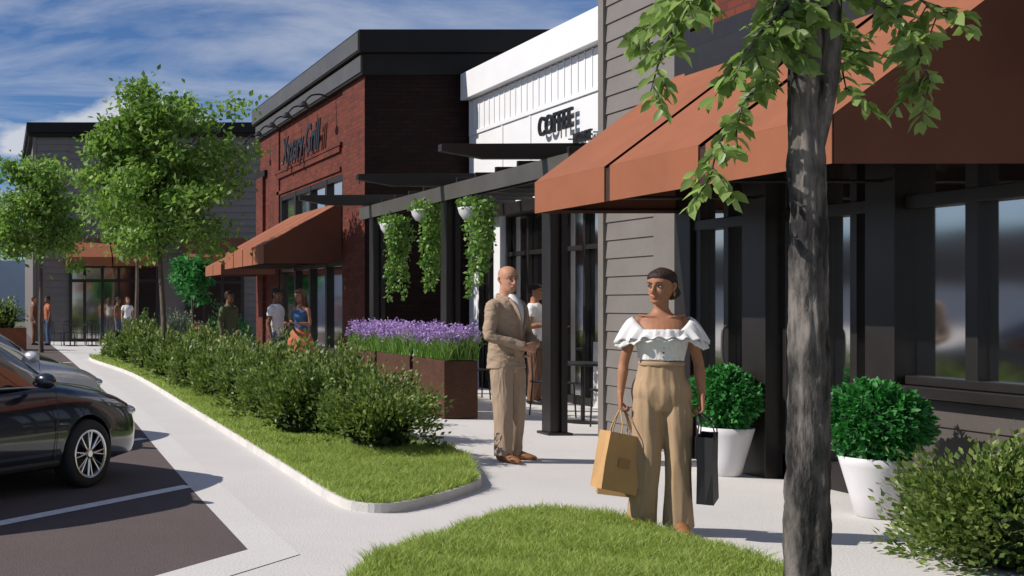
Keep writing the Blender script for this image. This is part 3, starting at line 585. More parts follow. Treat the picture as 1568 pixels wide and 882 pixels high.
# ---------------------------------------------------------------- ground
mb=MB(); mb.add([(-500,-300,-.03),(500,-300,-.03),(500,900,-.03),(-500,900,-.03)],[(0,1,2,3)]); mb.obj('ground',M['ground'])
mb=MB(); mb.add([(-25,-25,0),(45,-25,0),(45,75,0),(-25,75,0)],[(0,1,2,3)]); mb.obj('pavement',M['concrete'])
edge=[(1.51,6.76),(1.55,9.1),(1.62,11.5),(1.70,13.8),(1.78,18),(1.84,24),(1.875,32),(1.8,75)]
slab('parking_lot_asphalt',edge+[(-60,75),(-60,-54.75)],-.02,.004,M['asphalt'])
mb=MB(); mb.add([(-45,-20,.008),(-4.5,.5,.008),(-4.5,75,.008),(-45,75,.008)],[(0,1,2,3)]); mb.obj('reflector_lane_concrete',M['concrete'])  # unseen pale sheet, added to brighten the low reflections in the shop glass
eg=[(-18,-12.75)]+edge; g1=[(-17.8,-12.95),(1.79,6.63)]+[(x+.28,y) for x,y in edge[1:]]
mb=MB(); n=len(eg)
mb.add([(x,y,.004) for x,y in eg]+[(x,y,.004) for x,y in g1],[(i,n+i,n+i+1,i+1) for i in range(n-1)]); mb.obj('gutter',M['gutter'])
mb=MB()
for yy in [9.1,12.3,15.5,18.7,21.9,25.1,28.3]:
    x=1.55+(yy-9.1)*.015; L=5.2; w=.06; dx=dy=L*.7071
    mb.add([(x+w*.7,yy-w*.7,.008),(x-w*.7,yy+w*.7,.008),(x-dx-w*.7,yy-dy+w*.7,.008),(x-dx+w*.7,yy-dy-w*.7,.008)],[(0,1,2,3)])
mb.obj('parking_stripes',M['paint'])
bed=smoothpoly([(2.5,8.35),(2.6,8.0),(2.85,7.98),(3.3,8.35),(3.85,8.95),(4.1,9.5),(4.5,11),(4.65,14),(4.65,20),(4.65,28),(3.5,30.5),(2.4,30),(2.73,23),(2.64,15.4),(2.53,10)],5)
isl=smoothpoly([(1.9,6.0),(2.83,7.05),(3.3,7.55),(3.72,7.85),(4.02,7.78),(4.25,7.1),(4.32,6.3),(4.3,5.2),(4.1,3.5),(3.6,1),(1.2,1),(1.3,4)],4)
for nm,po in [('garden_bed',bed),('lawn_island',isl)]:
    e=empty(nm,(po[0][0],po[0][1],0))
    slab('soil',inset(po,.09),-.02,.055 if nm=='garden_bed' else .03,M['soil'],e)
    pi=inset(po,.10); n=len(po); mb=MB()
    hk=.065 if nm=='garden_bed' else .012
    mb.add([(x,y,-.01) for x,y in po]+[(x,y,hk) for x,y in inset(po,.01)]+[(x,y,hk) for x,y in pi]+[(x,y,-.01) for x,y in pi],
      [(i+a*n,(i+1)%n+a*n,(i+1)%n+(a+1)*n,i+(a+1)*n) for i in range(n) for a in range(3)])
    mb.obj('kerb',M['kerb'],e)
def lawn(po,dens,ymin,ymax,z,h,parent,w,xmax=9):
    xs=[p[0] for p in po]; x0,x1=min(xs),min(max(xs),xmax); N=int(dens*(x1-x0)*(ymax-ymin)); P=np.column_stack([rng.uniform(x0,x1,N),rng.uniform(ymin,ymax,N)])
    P=P[inpoly(P,po)]; V,F=blades(P,z,h,w,lean=.5); return np_mesh('grass_blades',V,F,M['grass'],parent)
eb=bpy.data.objects['garden_bed']; ei=bpy.data.objects['lawn_island']
lawn(isl,14000,5.4,8.0,.02,.085,ei,.0035); lawn(isl,1200,1,5.4,.03,.07,ei,.009)
bi=inset(bed,.03); lawn(bi,10000,7.9,11,.05,.085,eb,.004); lawn(bi,4500,11,18,.05,.085,eb,.007,3.9); lawn(bi,1800,18,30.4,.05,.09,eb,.012)
# ---------------------------------------------------------------- building pieces
def siding_x(mb,x,y0,y1,z0,z1,h=.2,p=.022):
    z=z0
    while z<z1-.01:
        t=min(z+h,z1)
        mb.add([(x-p,y0,z),(x-p,y1,z),(x-.004,y1,t),(x-.004,y0,t),(x,y0,z),(x,y1,z),(x,y1,t),(x,y0,t)],[(0,1,2,3),(0,4,5,1),(0,3,7,4),(1,5,6,2)]); z+=h
def siding_y(mb,y,x0,x1,z0,z1,h=.2,p=.022):
    z=z0
    while z<z1-.01:
        t=min(z+h,z1)
        mb.add([(x0,y-p,z),(x1,y-p,z),(x1,y-.004,t),(x0,y-.004,t),(x0,y,z),(x1,y,z),(x1,y,t),(x0,y,t)],[(0,1,2,3),(0,4,5,1),(0,3,7,4),(1,5,6,2)]); z+=h
def awning(name,x0,x1,y0,y1,zb,zv,zt,nseg,parent,gap=.05):
    e=parent; L=(y1-y0)/nseg
    mb=MB(); mb2=MB(); mb3=MB()
    for i in range(nseg):
        a=y0+i*L+(gap if i else 0); b=y0+(i+1)*L-(gap if i<nseg-1 else 0)
        nn=8; rows=7; vs=[];fs=[]
        for u in range(rows):
            for v in range(nn+1):
                fu=u/(rows-1); fv=v/nn; sag=.012*math.sin(math.pi*fu)*math.sin(math.pi*fv)
                vs.append((x0+(x1-x0)*fu+sag*.5,a+(b-a)*fv,zv+(zt-zv)*fu-sag))
        for u in range(rows-1):
            for v in range(nn): k=u*(nn+1)+v; fs.append((k,k+1,k+nn+2,k+nn+1))
        mb.add(vs,fs)
        mb.box(x0-.006,x0+.006,a,b,zb,zv-.002)
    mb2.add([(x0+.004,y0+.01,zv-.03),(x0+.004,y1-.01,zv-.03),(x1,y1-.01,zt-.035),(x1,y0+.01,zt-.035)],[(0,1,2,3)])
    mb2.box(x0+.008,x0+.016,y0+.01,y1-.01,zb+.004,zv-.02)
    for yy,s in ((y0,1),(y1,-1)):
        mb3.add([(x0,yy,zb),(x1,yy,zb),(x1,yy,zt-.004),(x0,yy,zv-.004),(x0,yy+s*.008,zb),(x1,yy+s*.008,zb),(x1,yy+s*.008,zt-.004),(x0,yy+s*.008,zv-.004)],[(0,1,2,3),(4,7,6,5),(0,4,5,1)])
    mb.obj(name+'_canvas',M['awning'],e); mb2.obj(name+'_bands',M['awningdk'],e); mb3.obj(name+'_ends',M['awningend_shaded'],e)
    fr=MB()
    for i in range(nseg+1):
        yy=min(max(y0+i*L,y0+.04),y1-.04); fr.tube([(x0+.03,yy,zb+.03),(x1,yy,zb+.03)],[.015,.015],n=6,k=1); fr.tube([(x0+.03,yy,zv-.06),(x1,yy,zt-.08)],[.015,.015],n=6,k=1)
    fr.tube([(x0+.03,y0+.03,zb+.03),(x0+.03,y1-.03,zb+.03)],[.015,.015],n=6,k=1)
    fr.obj(name+'_frame',M['dark'],e)
def text(name,body,size,y,z,x,m,parent,extr=.02,shear=0,sx=1,off=0):
    c=bpy.data.curves.new(name,'FONT'); c.body=body; c.size=size; c.extrude=extr; c.shear=shear; c.offset=off; c.align_x='CENTER'; c.align_y='CENTER'
    c.materials.append(m); o=bpy.data.objects.new(name,c); scene.collection.objects.link(o)
    o.matrix_world=Matrix(((0,0,-1,x),(-sx,0,0,y),(0,1,0,z),(0,0,0,1)))
    o.parent=parent; o.matrix_parent_inverse=Matrix.Translation(parent.location).inverted(); return o
# ---- near retail shop (right)
sh=empty('retail_shop',(6.7,12,0)); FX=6.7
w=MB(); w.box(6.9,17,-9,12.30,0,8.0); w.box(6.76,6.9,10.96,12.30,0,8.0); w.box(6.76,6.9,-9,10.94,4.05,8.0); w.box(6.76,6.9,-9,8.46,0,.86); w.obj('walls',M['trimgrey'],sh)
s=MB(); siding_x(s,6.75,11.42,12.33,.0,8,.2); siding_x(s,6.75,-9,9.3,4.1,8,.2); s.obj('lap_siding',M['siding'],sh)
s=MB(); siding_x(s,6.75,-9,8.44,.02,.80,.2); s.obj('lap_siding_base',M['sidingdk'],sh)
s=MB(); s.box(6.715,6.757,10.98,11.41,0,8); s.box(6.70,6.757,12.334,12.44,0,8); s.box(6.76,17,12.302,12.36,0,8); s.obj('corner_boards',M['siding'],sh)
s=MB(); s.box(6.70,6.757,9.55,10.70,4.12,8); s.obj('brick_panel',M['brickx'],sh)
s=MB(); s.box(6.66,6.757,10.72,10.97,0,8); s.box(6.64,6.757,9.3,10.71,3.95,4.11)
s.box(6.66,6.757,9.3,9.54,4.12,8)
s.box(6.62,6.757,-9,8.46,.82,.90)
for a,b in [(9.52,9.82)]: s.box(6.56,6.86,a,b,0,2.9)
s.box(6.62,6.86,8.22,8.50,0,2.9)
for yy in [10.66,10.25,9.86,9.5,9.05,8.72,8.52]: s.box(6.70,6.80,yy-.035,yy+.035,0,2.9)
for yy in [7.66,6.95,6.3,5.6,4.9,4.2,3.5,2.8]: s.box(6.70,6.80,yy-.05,yy+.05,.9,2.9)
s.box(6.69,6.795,-9,8.21,2.20,2.30); s.box(6.69,6.795,8.51,9.51,2.20,2.30); s.box(6.69,6.795,9.83,10.71,2.20,2.30)
s.box(6.69,6.795,-9,8.21,.905,.97); s.box(6.70,6.795,8.51,9.51,.0,.22); s.box(6.70,6.795,9.83,10.71,.0,.22)
s.box(6.60,6.86,-9,10.71,2.91,3.94)
s.obj('storefront_frames',M['dark'],sh,bevel=.006)
s=MB(); s.box(6.775,6.785,-9,10.70,.0,2.91); s.obj('storefront_glass',M['glass'],sh)
s=MB(); s.tube([(6.66,9.12,.95),(6.62,9.12,1.0),(6.62,9.12,1.25),(6.66,9.12,1.3)],[.012]*4,n=8); s.tube([(6.66,10.17,.95),(6.62,10.17,1.0),(6.62,10.17,1.25),(6.66,10.17,1.3)],[.012]*4,n=8); s.obj('door_handles',M['fasciagrey'],sh,smooth=True)
awning('awning',5.28,6.66,7.04,10.95,2.39,2.70,3.74,3,sh,.045)
# ---- coffee shop
cs=empty('coffee_shop',(8.6,16,0))
w=MB(); w.box(8.7,20,12.45,20.35,0,5.2); w.box(8.6,8.7,12.45,20.35,3.05,5.2); w.box(8.6,8.7,19.95,20.35,0,3.05)
w.box(8.43,20,12.40,20.33,5.22,5.70)
w.box(8.57,8.597,12.46,20.3,3.62,3.70); w.box(8.57,8.597,12.46,20.3,3.05,3.2)
for yy in [19.0,17.2,15.5,13.6]: w.box(8.5,8.7,yy-.12,yy+.12,0,3.05)
for yy in [19.0,18.0,14.6,13.6]: w.box(8.585,8.597,yy-.03,yy+.03,3.71,4.55)
w.box(8.57,8.597,12.46,20.3,4.56,4.63)
w.obj('white_walls',M['white'],cs,bevel=.005)
w=MB(); y=12.5
while y<20.3: w.box(8.588,8.598,y,y+.03,4.64,5.215); y+=.2
w.obj('board_battens',M['white'],cs)
w=MB(); w.box(8.55,8.69,12.46,16.0,0,.95)
w.obj('stone_base',M['stone'],cs)
w=MB()
for a,b in [(17.32,18.88),(15.62,17.08),(13.72,15.38),(19.12,19.94)]:
    w.box(8.60,8.66,a,a+.06,.1,3.04); w.box(8.60,8.66,b-.06,b,.1,3.04); w.box(8.60,8.66,(a+b)/2-.03,(a+b)/2+.03,.1,3.04)
    w.box(8.605,8.655,a,b,2.96,3.045); w.box(8.605,8.655,a,b,2.3,2.37); w.box(8.605,8.655,a,b,.0,.12)
w.obj('window_frames',M['dark'],cs)
w=MB(); w.box(8.675,8.685,12.5,20.0,0,3.05); w.obj('window_glass',M['glass'],cs)
text('sign_coffee','COFFEE',.42,17.0,4.26,8.50,M['black'],cs,.02,off=.006,sx=.72)
text('sign_house','HOUSE',.22,16.2,3.93,8.50,M['black'],cs,.02,off=.004,sx=.7)
w=MB(); 
for yy in (17.4,16.6,16.4,15.9): w.box(8.5,8.6,yy,yy+.01,3.95,3.97)
w.obj('sign_standoffs',M['black'],cs)
# ---- brick building
bk=empty('brick_restaurant',(6.7,20.4,0))
w=MB(); w.box(6.7,6.72,20.4,21.7,0,5.7); w.box(6.74,7.0,21.7,26.7,4.06,5.7); w.box(6.7,7.0,26.7,28.6,0,5.7); w.box(6.69,6.739,21.9,26.9,4.5,4.62); w.box(6.67,6.739,21.8,27.0,4.622,4.68)
w.box(6.70,6.739,21.9,26.9,4.12,4.20)
w.box(6.62,6.699,28.0,28.7,0,4.7)
w.obj('brick_front',M['brickx'],bk)
w=MB(); w.add([(6.702,20.398,0),(16,20.398,0),(16,20.398,5.7),(6.702,20.398,5.7)],[(0,1,2,3)]); w.box(7.0,16,20.42,28.59,0,5.7); w.obj('brick_side_shaded',M['bricky_shaded'],bk)
w=MB(); w.box(6.62,16.1,20.31,28.7,5.69,6.08); w.obj('cornice_lower',M['roofdark'],bk,bevel=.01)
w=MB(); w.box(6.54,16.2,20.22,28.8,6.09,6.50); w.obj('cornice_upper',M['roofdark'],bk,bevel=.01)
w=MB(); w.box(6.525,6.537,20.25,28.77,6.13,6.46); w.box(6.60,6.617,20.33,28.68,5.75,6.05); w.obj('cornice_face',M['fasciagrey'],bk)
w=MB(); w.box(6.62,6.74,28.0-.2,28.9,4.7,4.85); w.obj('pilaster_cap',M['roofdark'],bk)
w=MB()
for yy in [21.75,22.9,24.1,25.3,26.55]: w.box(6.72,6.86,yy-.06,yy+.06,0,4.05)
for zz in [.02,.5,2.25,3.2,3.95]: w.box(6.73,6.85,21.7,26.7,zz,zz+.1)
w.box(6.735,6.86,21.7,23.2,0,.55)
w.obj('storefront_frames',M['dark'],bk)
w=MB(); w.box(6.80,6.82,21.7,26.7,0,4.06); w.obj('storefront_glass',M['glass'],bk)
awning('awning',5.17,6.69,21.75,25.5,2.29,2.65,3.5,4,bk,.03)
awning('awning_small',5.3,6.6,26.6,28.6,2.2,2.45,3.1,2,bk,.03)
text('sign_script','Xyzery Grill',.84,24.45,5.0,6.60,M['black'],bk,.012,shear=.3,off=.014,sx=.72)
w=MB()
for yy in [22.3,23.6,24.9,26.2,27.6]:
    w.tube([(6.62,yy,5.62),(6.45,yy,5.70),(6.25,yy,5.68),(6.12,yy,5.56)],[.018]*4,n=7)
    w.lathe([(.03,.07),(.05,.05),(.11,-.03),(.115,-.035),(.1,-.03),(.03,.03)],(6.10,yy,5.50),n=14)
w.obj('gooseneck_lamps',M['black'],bk,smooth=True)
# ---- far siding building
fb=empty('grey_siding_building',(2,44,0))
w=MB(); w.box(1.35,22,44.05,60,0,8.1); w.obj('walls',M['trimgrey'],fb)
w=MB(); siding_y(w,44.045,1.45,2.75,0,8.1,.27,.05); siding_y(w,44.045,6.3,22,0,8.1,.27,.05); siding_y(w,44.045,2.75,6.3,3.2,8.1,.27,.05); w.obj('lap_siding',M['siding'],fb)
w=MB(); w.box(1.15,22.2,43.85,60,8.1,8.25); w.box(1.05,22.3,43.75,60,8.26,8.65); w.obj('roof_cap',M['roofdark'],fb)
w=MB(); w.box(1.3,1.44,43.98,44.04,0,8.1); w.obj('corner_board',M['trimgrey'],fb)
w=MB()
for xx in [2.8,3.35,4.05,4.7,5.4,6.25]: w.box(xx-.06,xx+.06,43.92,44.04,0,3.2)
for zz in [0,2.35,3.1]: w.box(2.75,6.3,43.93,44.03,zz,zz+.12)
for xx in [7.4,8.1,8.8,9.6]: w.box(xx-.05,xx+.05,43.92,44.04,0,3.0)
for zz in [0,2.3,2.95]: w.box(7.35,9.65,43.93,44.03,zz,zz+.1)
w.obj('storefront_frames',M['dark'],fb)
w=MB(); w.box(2.8,6.3,43.95,43.97,.05,3.1); w.box(7.4,9.6,43.95,43.97,.05,2.95); w.obj('storefront_glass',M['glass'],fb)
w=MB()
for a,b in [(2.6,4.3),(4.36,6.1),(7.2,9.8)]:
    w.add([(a,42.7,2.95),(b,42.7,2.95),(b,42.7,3.3),(a,42.7,3.3),(a,44,4.1),(b,44,4.1),(a,44,2.95),(b,44,2.95)],[(0,1,2,3),(3,2,5,4),(0,3,4,6),(1,7,5,2)])
w.obj('awnings',M['awning'],fb)
w=MB(); w.box(-14,2.4,95,110,0,5.2); w.box(-20,-8,70,90,0,6); o=w.obj('distant_building',mat('distant_wall_hazed',(.42,.47,.55),.8,ns=1,amt=.06))  # pale blue-grey wall colour stands in for distance haze
op=empty('reflector_shops',(-50,20,0))  # unseen block, added only for the storefront glass to reflect
w=MB(); w.box(-60,-48,-30,140,2.7,6.3); w.obj('reflector_upper_wall',mat('reflector_wall_dark',(.10,.075,.06),.8,ns=.6,amt=.3),op)
w=MB(); w.box(-60,-48.3,-30,140,0,2.69); w.obj('reflector_lower_wall',M['white'],op)  # made pale to lighten what the lower panes reflect
# ---- pergola
pg=empty('pergola',(6.37,15,0)); w=MB()
for yy,xx in [(12.75,6.37),(15.7,6.37),(18.75,6.37)]:
    w.box(xx-.10,xx-.03,yy-.1,yy+.1,0,3.02); w.box(xx+.03,xx+.10,yy-.1,yy+.1,0,3.02); w.box(xx-.03,xx+.03,yy-.06,yy+.06,0,3.02); w.box(xx-.14,xx+.14,yy-.14,yy+.14,.0,.03)
    a=5.05; z=3.19
    w.add([(a,yy-.05,z+.14),(a,yy+.05,z+.14),(8.5,yy+.05,z+.16),(8.5,yy-.05,z+.16),(a,yy-.05,z+.06),(a,yy+.05,z+.06),(a+.5,yy+.05,z-.03),(a+.5,yy-.05,z-.03),(8.5,yy+.05,z-.03),(8.5,yy-.05,z-.03)],
      [(0,1,2,3),(0,4,5,1),(4,7,6,5),(7,9,8,6),(0,3,9,7,4),(1,5,6,8,2),(2,8,9,3)])
w.box(6.27,6.31,12.2,19.3,2.96,3.15); w.box(6.43,6.47,12.2,19.3,2.96,3.15)
w.box(8.3,8.4,12.2,19.3,2.96,3.15)
y=12.3
while y<19.3:
    if min(abs(y-q) for q in (12.75,15.7,18.75))>.12: w.box(6.3,8.5,y,y+.045,3.155,3.24)
    y+=.6
w.obj('steel_frame',M['dark'],pg,bevel=.004)
w=MB(); w.box(6.245,6.267,12.2,19.3,2.95,3.16); w.obj('header_fascia',M['fasciagrey'],pg)
def basket(y,x,z,vl,seed,bowl=True):
    g=np.random.default_rng(seed); e=empty('hanging_basket',(x,y,z))
    w=MB(); w.lathe([(.02,-.16),(.09,-.14),(.14,-.06),(.155,0),(.16,.02),(.14,.02),(.13,0)],(x,y,z),n=20); w.obj('bowl',M['pot'],e,smooth=True)
    w=MB()
    for a in (0,2.1,4.2): w.tube([(x+.15*math.cos(a),y+.15*math.sin(a),z),(x,y,2.97)],[.004,.004],n=4,k=1)
    w.obj('chains',M['black'],e)
    C=[]
    for i in range(14):
        a=g.uniform(-2.2,1.2); r0=g.uniform(.10,.26); L=vl*g.uniform(.3,1); n=int(105*L)+20; t=g.uniform(0,1,n)**.85
        px=x+math.cos(a)*(r0+.02*np.sin(t*6+i))+.03*np.sin(t*5+i); py=y+math.sin(a)*(r0+.05*np.sin(t*3)); pz=z+.08-L*t
        C.append(np.column_stack([px,py,pz])+g.normal(size=(n,3))*(np.array([.040,.040,.02])*(1.15-.7*t)[:,None]))
    C.append(ellip_pts(260,(x+.05,y,z+.09),(.24,.24,.10),g=g)); C=np.vstack(C)
    V,F=leaves(C,.062,up=.2,aspect=.7,droop=.9,r=g); np_mesh('trailing_vines',V,F,M['leaf_vine'],e)
basket(17.5,6.15,2.74,1.35,1); basket(16.3,6.20,2.86,1.45,2); basket(14.75,6.25,2.76,1.3,3)
# ---- planters
for i,(a,b) in enumerate([(14.4,15.5),(15.62,16.98),(17.1,18.4)]):
    e=empty('corten_planter',(5.98,a,0)); w=MB(); w.box(5.76,6.2,a,b,0.01,.76); w.obj('steel_box',M['corten'],e,bevel=.008)
    w=MB(); w.box(5.80,6.16,a+.04,b-.04,.761,.78); w.obj('soil',M['soil'],e)
    n=2600; P=np.column_stack([rng.uniform(5.76,6.2,n),rng.uniform(a-.02,b+.02,n)]); V,F=blades(P,.77,.32,.007,lean=.35); np_mesh('green_stalks',V,F,M['leaf_vine'],e)
    n=190; P=np.column_stack([rng.uniform(5.72,6.24,n),rng.uniform(a-.04,b+.04,n),rng.uniform(1.00,1.20,n)])
    C=np.repeat(P,16,axis=0)+rng.normal(size=(n*16,3))*[.014,.014,.030]; V,F=leaves(C,.032,up=.1,aspect=.8); np_mesh('purple_flowers',V,F,M['purple'],e)
# ---- potted topiaries
for (x,y,s) in [(6.34,9.7,.86),(6.15,7.8,1.0)]:
    e=empty('potted_topiary',(x,y,0)); w=MB()
    w.lathe([(.10,.0),(.115,.01),(.15,.16),(.20,.36),(.215,.42),(.205,.425),(.19,.40),(.18,.36)],(x,y,0),n=32); w.obj('tapered_pot',M['pot'],e,smooth=True)
    c=(x,y,.66); g=np.random.default_rng(int(y*10)); d=g.normal(size=(4600,3)); d/=np.linalg.norm(d,axis=1)[:,None]
    lump=np.array([noise.noise(Vector(q*2.6)) for q in d]); C=np.array(c)+d*(np.array([.30*s,.30*s,.27])*((g.uniform(.78,1.0,4600)+lump*.24)[:,None]))
    V,F=leaves(C,.052,up=.1,aspect=.6,r=g,dirs=d*.8,shape='h'); np_mesh('foliage_ball',V,F,M['leaf_topiary'],e)
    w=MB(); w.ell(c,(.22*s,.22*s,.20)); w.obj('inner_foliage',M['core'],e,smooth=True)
# ---- shrubs
k=0
for (x,y,r,h) in [(3.72,10.9,.50,.70),(3.3,12.2,.42,.78),(4.0,12.3,.5,.84),(3.35,13.6,.45,.75),(4.05,13.9,.55,.95),(3.4,15.1,.5,.78),(4.1,15.7,.55,.88),(3.35,16.8,.5,.74),(3.9,17.8,.55,.85),(3.3,18.8,.5,.7),(4.0,19.9,.55,.88),(3.3,21.0,.5,.75),(3.9,22.4,.6,.8),(3.3,23.5,.5,.8),(3.8,25.2,.6,.8),(3.2,26.2,.5,.85),(3.2,28.3,.6,.9),(3.9,28.8,.6,.9)]:
    shrub('shrub',(x,y,.05),(r,r,r),h,n=4600 if y<14 else (2600 if y<20 else 1400),ls=.054 if y<14 else (.07 if y<20 else .1),seed=k); k+=1
for (x,y,r,h) in [(5.72,6.35,.46,.66),(6.25,5.9,.5,.66),(5.9,5.0,.5,.6)]:
    shrub('shrub',(x,y,.0),(r,r,r),h,n=9000,ls=.046,seed=k); k+=1
for (x,y,r,h,m) in [(6.1,30.5,.75,1.35,'leaf_topiary'),(5.4,33,.5,1.0,'leaf_grey'),(4.6,35,.6,1.1,'leaf_shrub'),(5.9,36,.7,1.3,'leaf_grey'),(4.9,27,.5,.9,'leaf_shrub')]:
    shrub('shrub',(x,y,.0),(r,r,r),h,n=1300,ls=.1,seed=k,m=m); k+=1
e=empty('rusted_planter',(.4,36,0)); w=MB(); w.box(-.6,.85,35.6,36.4,0,.72); w.obj('steel_box',M['corten2'],e)
shrub('shrub',(.1,36,.65),(.7,.5,.5),.95,n=1300,ls=.1,seed=77,core=True)
e=empty('rusted_planter',(7.9,40.9,0)); w=MB(); w.box(7.2,8.6,40.6,41.2,0,.7); w.obj('steel_box',M['corten2'],e)
# ---- trees
tree('young_tree',(3.09,21.25,0),1.9,(2.95,21.25,3.92),(1.6,1.6,1.9),.062,nb=18,nleaf=17000,ls=.125,seed=3)
tree('young_tree',(1.26,34,0),2.2,(1.15,34,4.0),(1.75,1.7,2.0),.075,nb=13,nleaf=10000,ls=.17,seed=5)
tree('young_tree',(4.95,40,0),2.4,(4.9,40,4.4),(1.7,1.7,1.9),.08,nb=11,nleaf=6000,ls=.2,seed=8)
tree('young_tree',(5.3,30.5,0),1.0,(5.3,30.5,2.2),(.85,.85,.75),.04,nb=9,nleaf=3500,ls=.14,seed=11,m='leaf_topiary')
# near tree
g=np.random.default_rng(21); nt_=empty('street_tree',(3.05,4.2,0)); tx,ty=3.05,4.2
zs=np.linspace(-.05,3.0,170); rings=[]; nn=56
for z in zs:
    r=.076-.010*z+.03*math.exp(-max(z,0)/.12); cx=tx+.012*math.sin(z*1.7); cy=ty+.01*math.cos(z*1.3); rg=[]
    for j in range(nn):
        q=2*math.pi*j/nn; c_,s_=math.cos(q),math.sin(q); tw=q+z*.5; c2,s2=math.cos(tw),math.sin(tw)
        rid=1-2*abs(noise.noise(Vector((c2*5,s2*5,z*3.0)))); rr=r*(1+.12*noise.noise(Vector((c_*2.2,s_*2.2,z*2.0)))+.13*(rid-.6)+.10*noise.noise(Vector((c_*12,s_*12,z*20))))
        rg.append((cx+rr*c_,cy+rr*s_,z))
    rings.append(rg)
w=MB(); w.loft(rings)
w.tube([(tx,ty,2.9),(tx+.02,ty+.03,3.5),(tx-.03,ty,4.3)],[.055,.04,.012],n=10)
w.tube([(tx+.01,ty-.02,2.05),(tx+.05,ty-.05,2.35),(tx+.08,ty-.05,2.75),(tx+.25,ty-.1,3.4)],[.03,.032,.028,.015],n=10)
boughs=[[(0,0,2.75),(-.25,.05,2.76),(-.5,.0,2.55),(-.60,-.02,2.30)],[(0,0,2.7),(-.15,-.15,2.62),(-.33,-.2,2.45),(-.42,-.22,2.3)],[(0,0,2.5),(-.12,.06,2.36),(-.25,.1,2.15),(-.30,.1,1.98)],
 [(0,0,2.7),(.14,-.05,2.72),(.28,-.05,2.62),(.40,-.03,2.42)],[(0,0,2.65),(.1,-.15,2.62),(.22,-.2,2.5),(.30,-.2,2.3)],[(0,0,2.7),(.15,.2,2.8),(.3,.3,2.7),(.4,.3,2.5)],[(0,0,2.6),(.1,.1,2.6),(.2,.12,2.5),(.26,.14,2.33)],
 [(0,0,2.8),(-.2,.2,2.85),(-.35,.3,2.75),(-.45,.35,2.6)],[(0,0,2.8),(-.3,-.1,2.86),(-.45,-.12,2.75),(-.55,-.15,2.62)],[(0,0,2.8),(-.12,-.1,2.7),(-.2,-.12,2.6),(-.24,-.15,2.45)],
 [(0,0,2.62),(-.1,-.12,2.58),(-.2,-.15,2.5),(-.3,-.16,2.42)],[(0,0,2.7),(.12,-.15,2.72),(.24,-.16,2.66),(.36,-.16,2.55)]]
C=[];D=[]
def spray(pts,tw):
    P=catmull(pts,8); 
    for i in range(5,len(P)):
        t=(P[min(i+1,len(P)-1)]-P[i-1]); t/=np.linalg.norm(t)+1e-9; sd=np.cross(t,[0,0,1]); sd/=np.linalg.norm(sd)+1e-9
        for s in (-1,1):
            if g.uniform()<.9:
                C.append(P[i]+g.normal(size=3)*.012); D.append(sd*s*1.3+t*.7+np.array([0,0,-.35]))
        if g.uniform()<.5:
            q=P[i]; d=sd*g.choice([-1,1])*.9+t*.6+np.array([0,0,-.4])+g.normal(size=3)*.2; d/=np.linalg.norm(d); L=g.uniform(.08,.17)
            tw.tube([q,q+d*L],[.003,.0015],n=4,k=1)
            for u in np.linspace(.25,1,5):
                for s in (-1,1):
                    C.append(q+d*L*u); D.append(np.cross(d,[0,0,1])*s+d*.7+np.array([0,0,-.35]))
for bgh in boughs:
    P=[(tx+a,ty+b,c) for a,b,c in bgh]; w.tube(P,[.014,.009,.006,.002],n=6); spray(P,w)
cc=np.array([tx,ty,4.2])
for i in range(40):
    d=g.normal(size=3); d/=np.linalg.norm(d); d[2]=abs(d[2])*1.0-.35; end=cc+d*np.array([1.15,1.15,1.0])*g.uniform(.6,1); st=np.array([tx,ty,g.uniform(3.0,4.0)])
    if end[2]<3.35: end[2]=3.35+g.uniform(0,.3)
    P=[tuple(st),tuple((st+end)/2+[0,0,.15]),tuple(end),tuple(end+d*.2-[0,0,.12])]; w.tube(P,[.014,.009,.005,.002],n=5,k=3); spray(P,w)
w.obj('trunk_and_limbs',M['barknear'],nt_,smooth=True)
C=np.array(C);D=np.array(D); V,F=leaves(C,.07,up=.5,aspect=.52,r=g,shape='h',dirs=D*1.6); np_mesh('leaves',V,F,M['leaf_near'],nt_)
# ---------------------------------------------------------------- furniture
def chair(x,y,yaw,m='black'):
    e=empty('cafe_chair',(x,y,0),yaw); w=MB()
    for sx in (-.19,.19):
        w.tube([(sx,-.2,0),(sx*.95,-.17,.45)],[.011,.011],n=6,k=1); w.tube([(sx*1.05,.22,0),(sx*.95,.18,.45),(sx*.95,.2,.7),(sx*.9,.24,.86)],[.011]*4,n=6)
    w.tube([(-.17,.24,.86),(0,.26,.88),(.17,.24,.86)],[.012]*3,n=6); 
    for sx in (-.09,0,.09): w.tube([(sx,.19,.47),(sx,.24,.86)],[.007,.007],n=5,k=1)
    w.box(-.2,.2,-.2,.2,.445,.465); w.obj('frame',M[m],e,keep=True)
def table(x,y):
    e=empty('cafe_table',(x,y,0)); w=MB(); w.lathe([(.36,.73),(.37,.735),(.37,.755),(.36,.76)],(0,0,0),n=28); w.lathe([(.025,.02),(.025,.73)],n=10); w.lathe([(.22,0),(.22,.012),(.03,.03)],n=24); w.obj('top_and_base',M['black'],e,keep=True)
for x,y in [(7.35,14.0),(7.5,18.3),(2.5,39.5),(3.3,39.8)]: table(x,y)
for x,y,a in [(7.35,13.3,math.pi*.95),(7.35,14.75,.1),(7.95,14.0,-1.4),(6.9,18.2,1.7),(7.5,17.6,3.0),(2.05,39.4,1.2),(2.9,39.5,-1.5),(3.75,39.8,-1.4),(3.3,40.4,0),(2.5,40.1,0)]: chair(x,y,a)
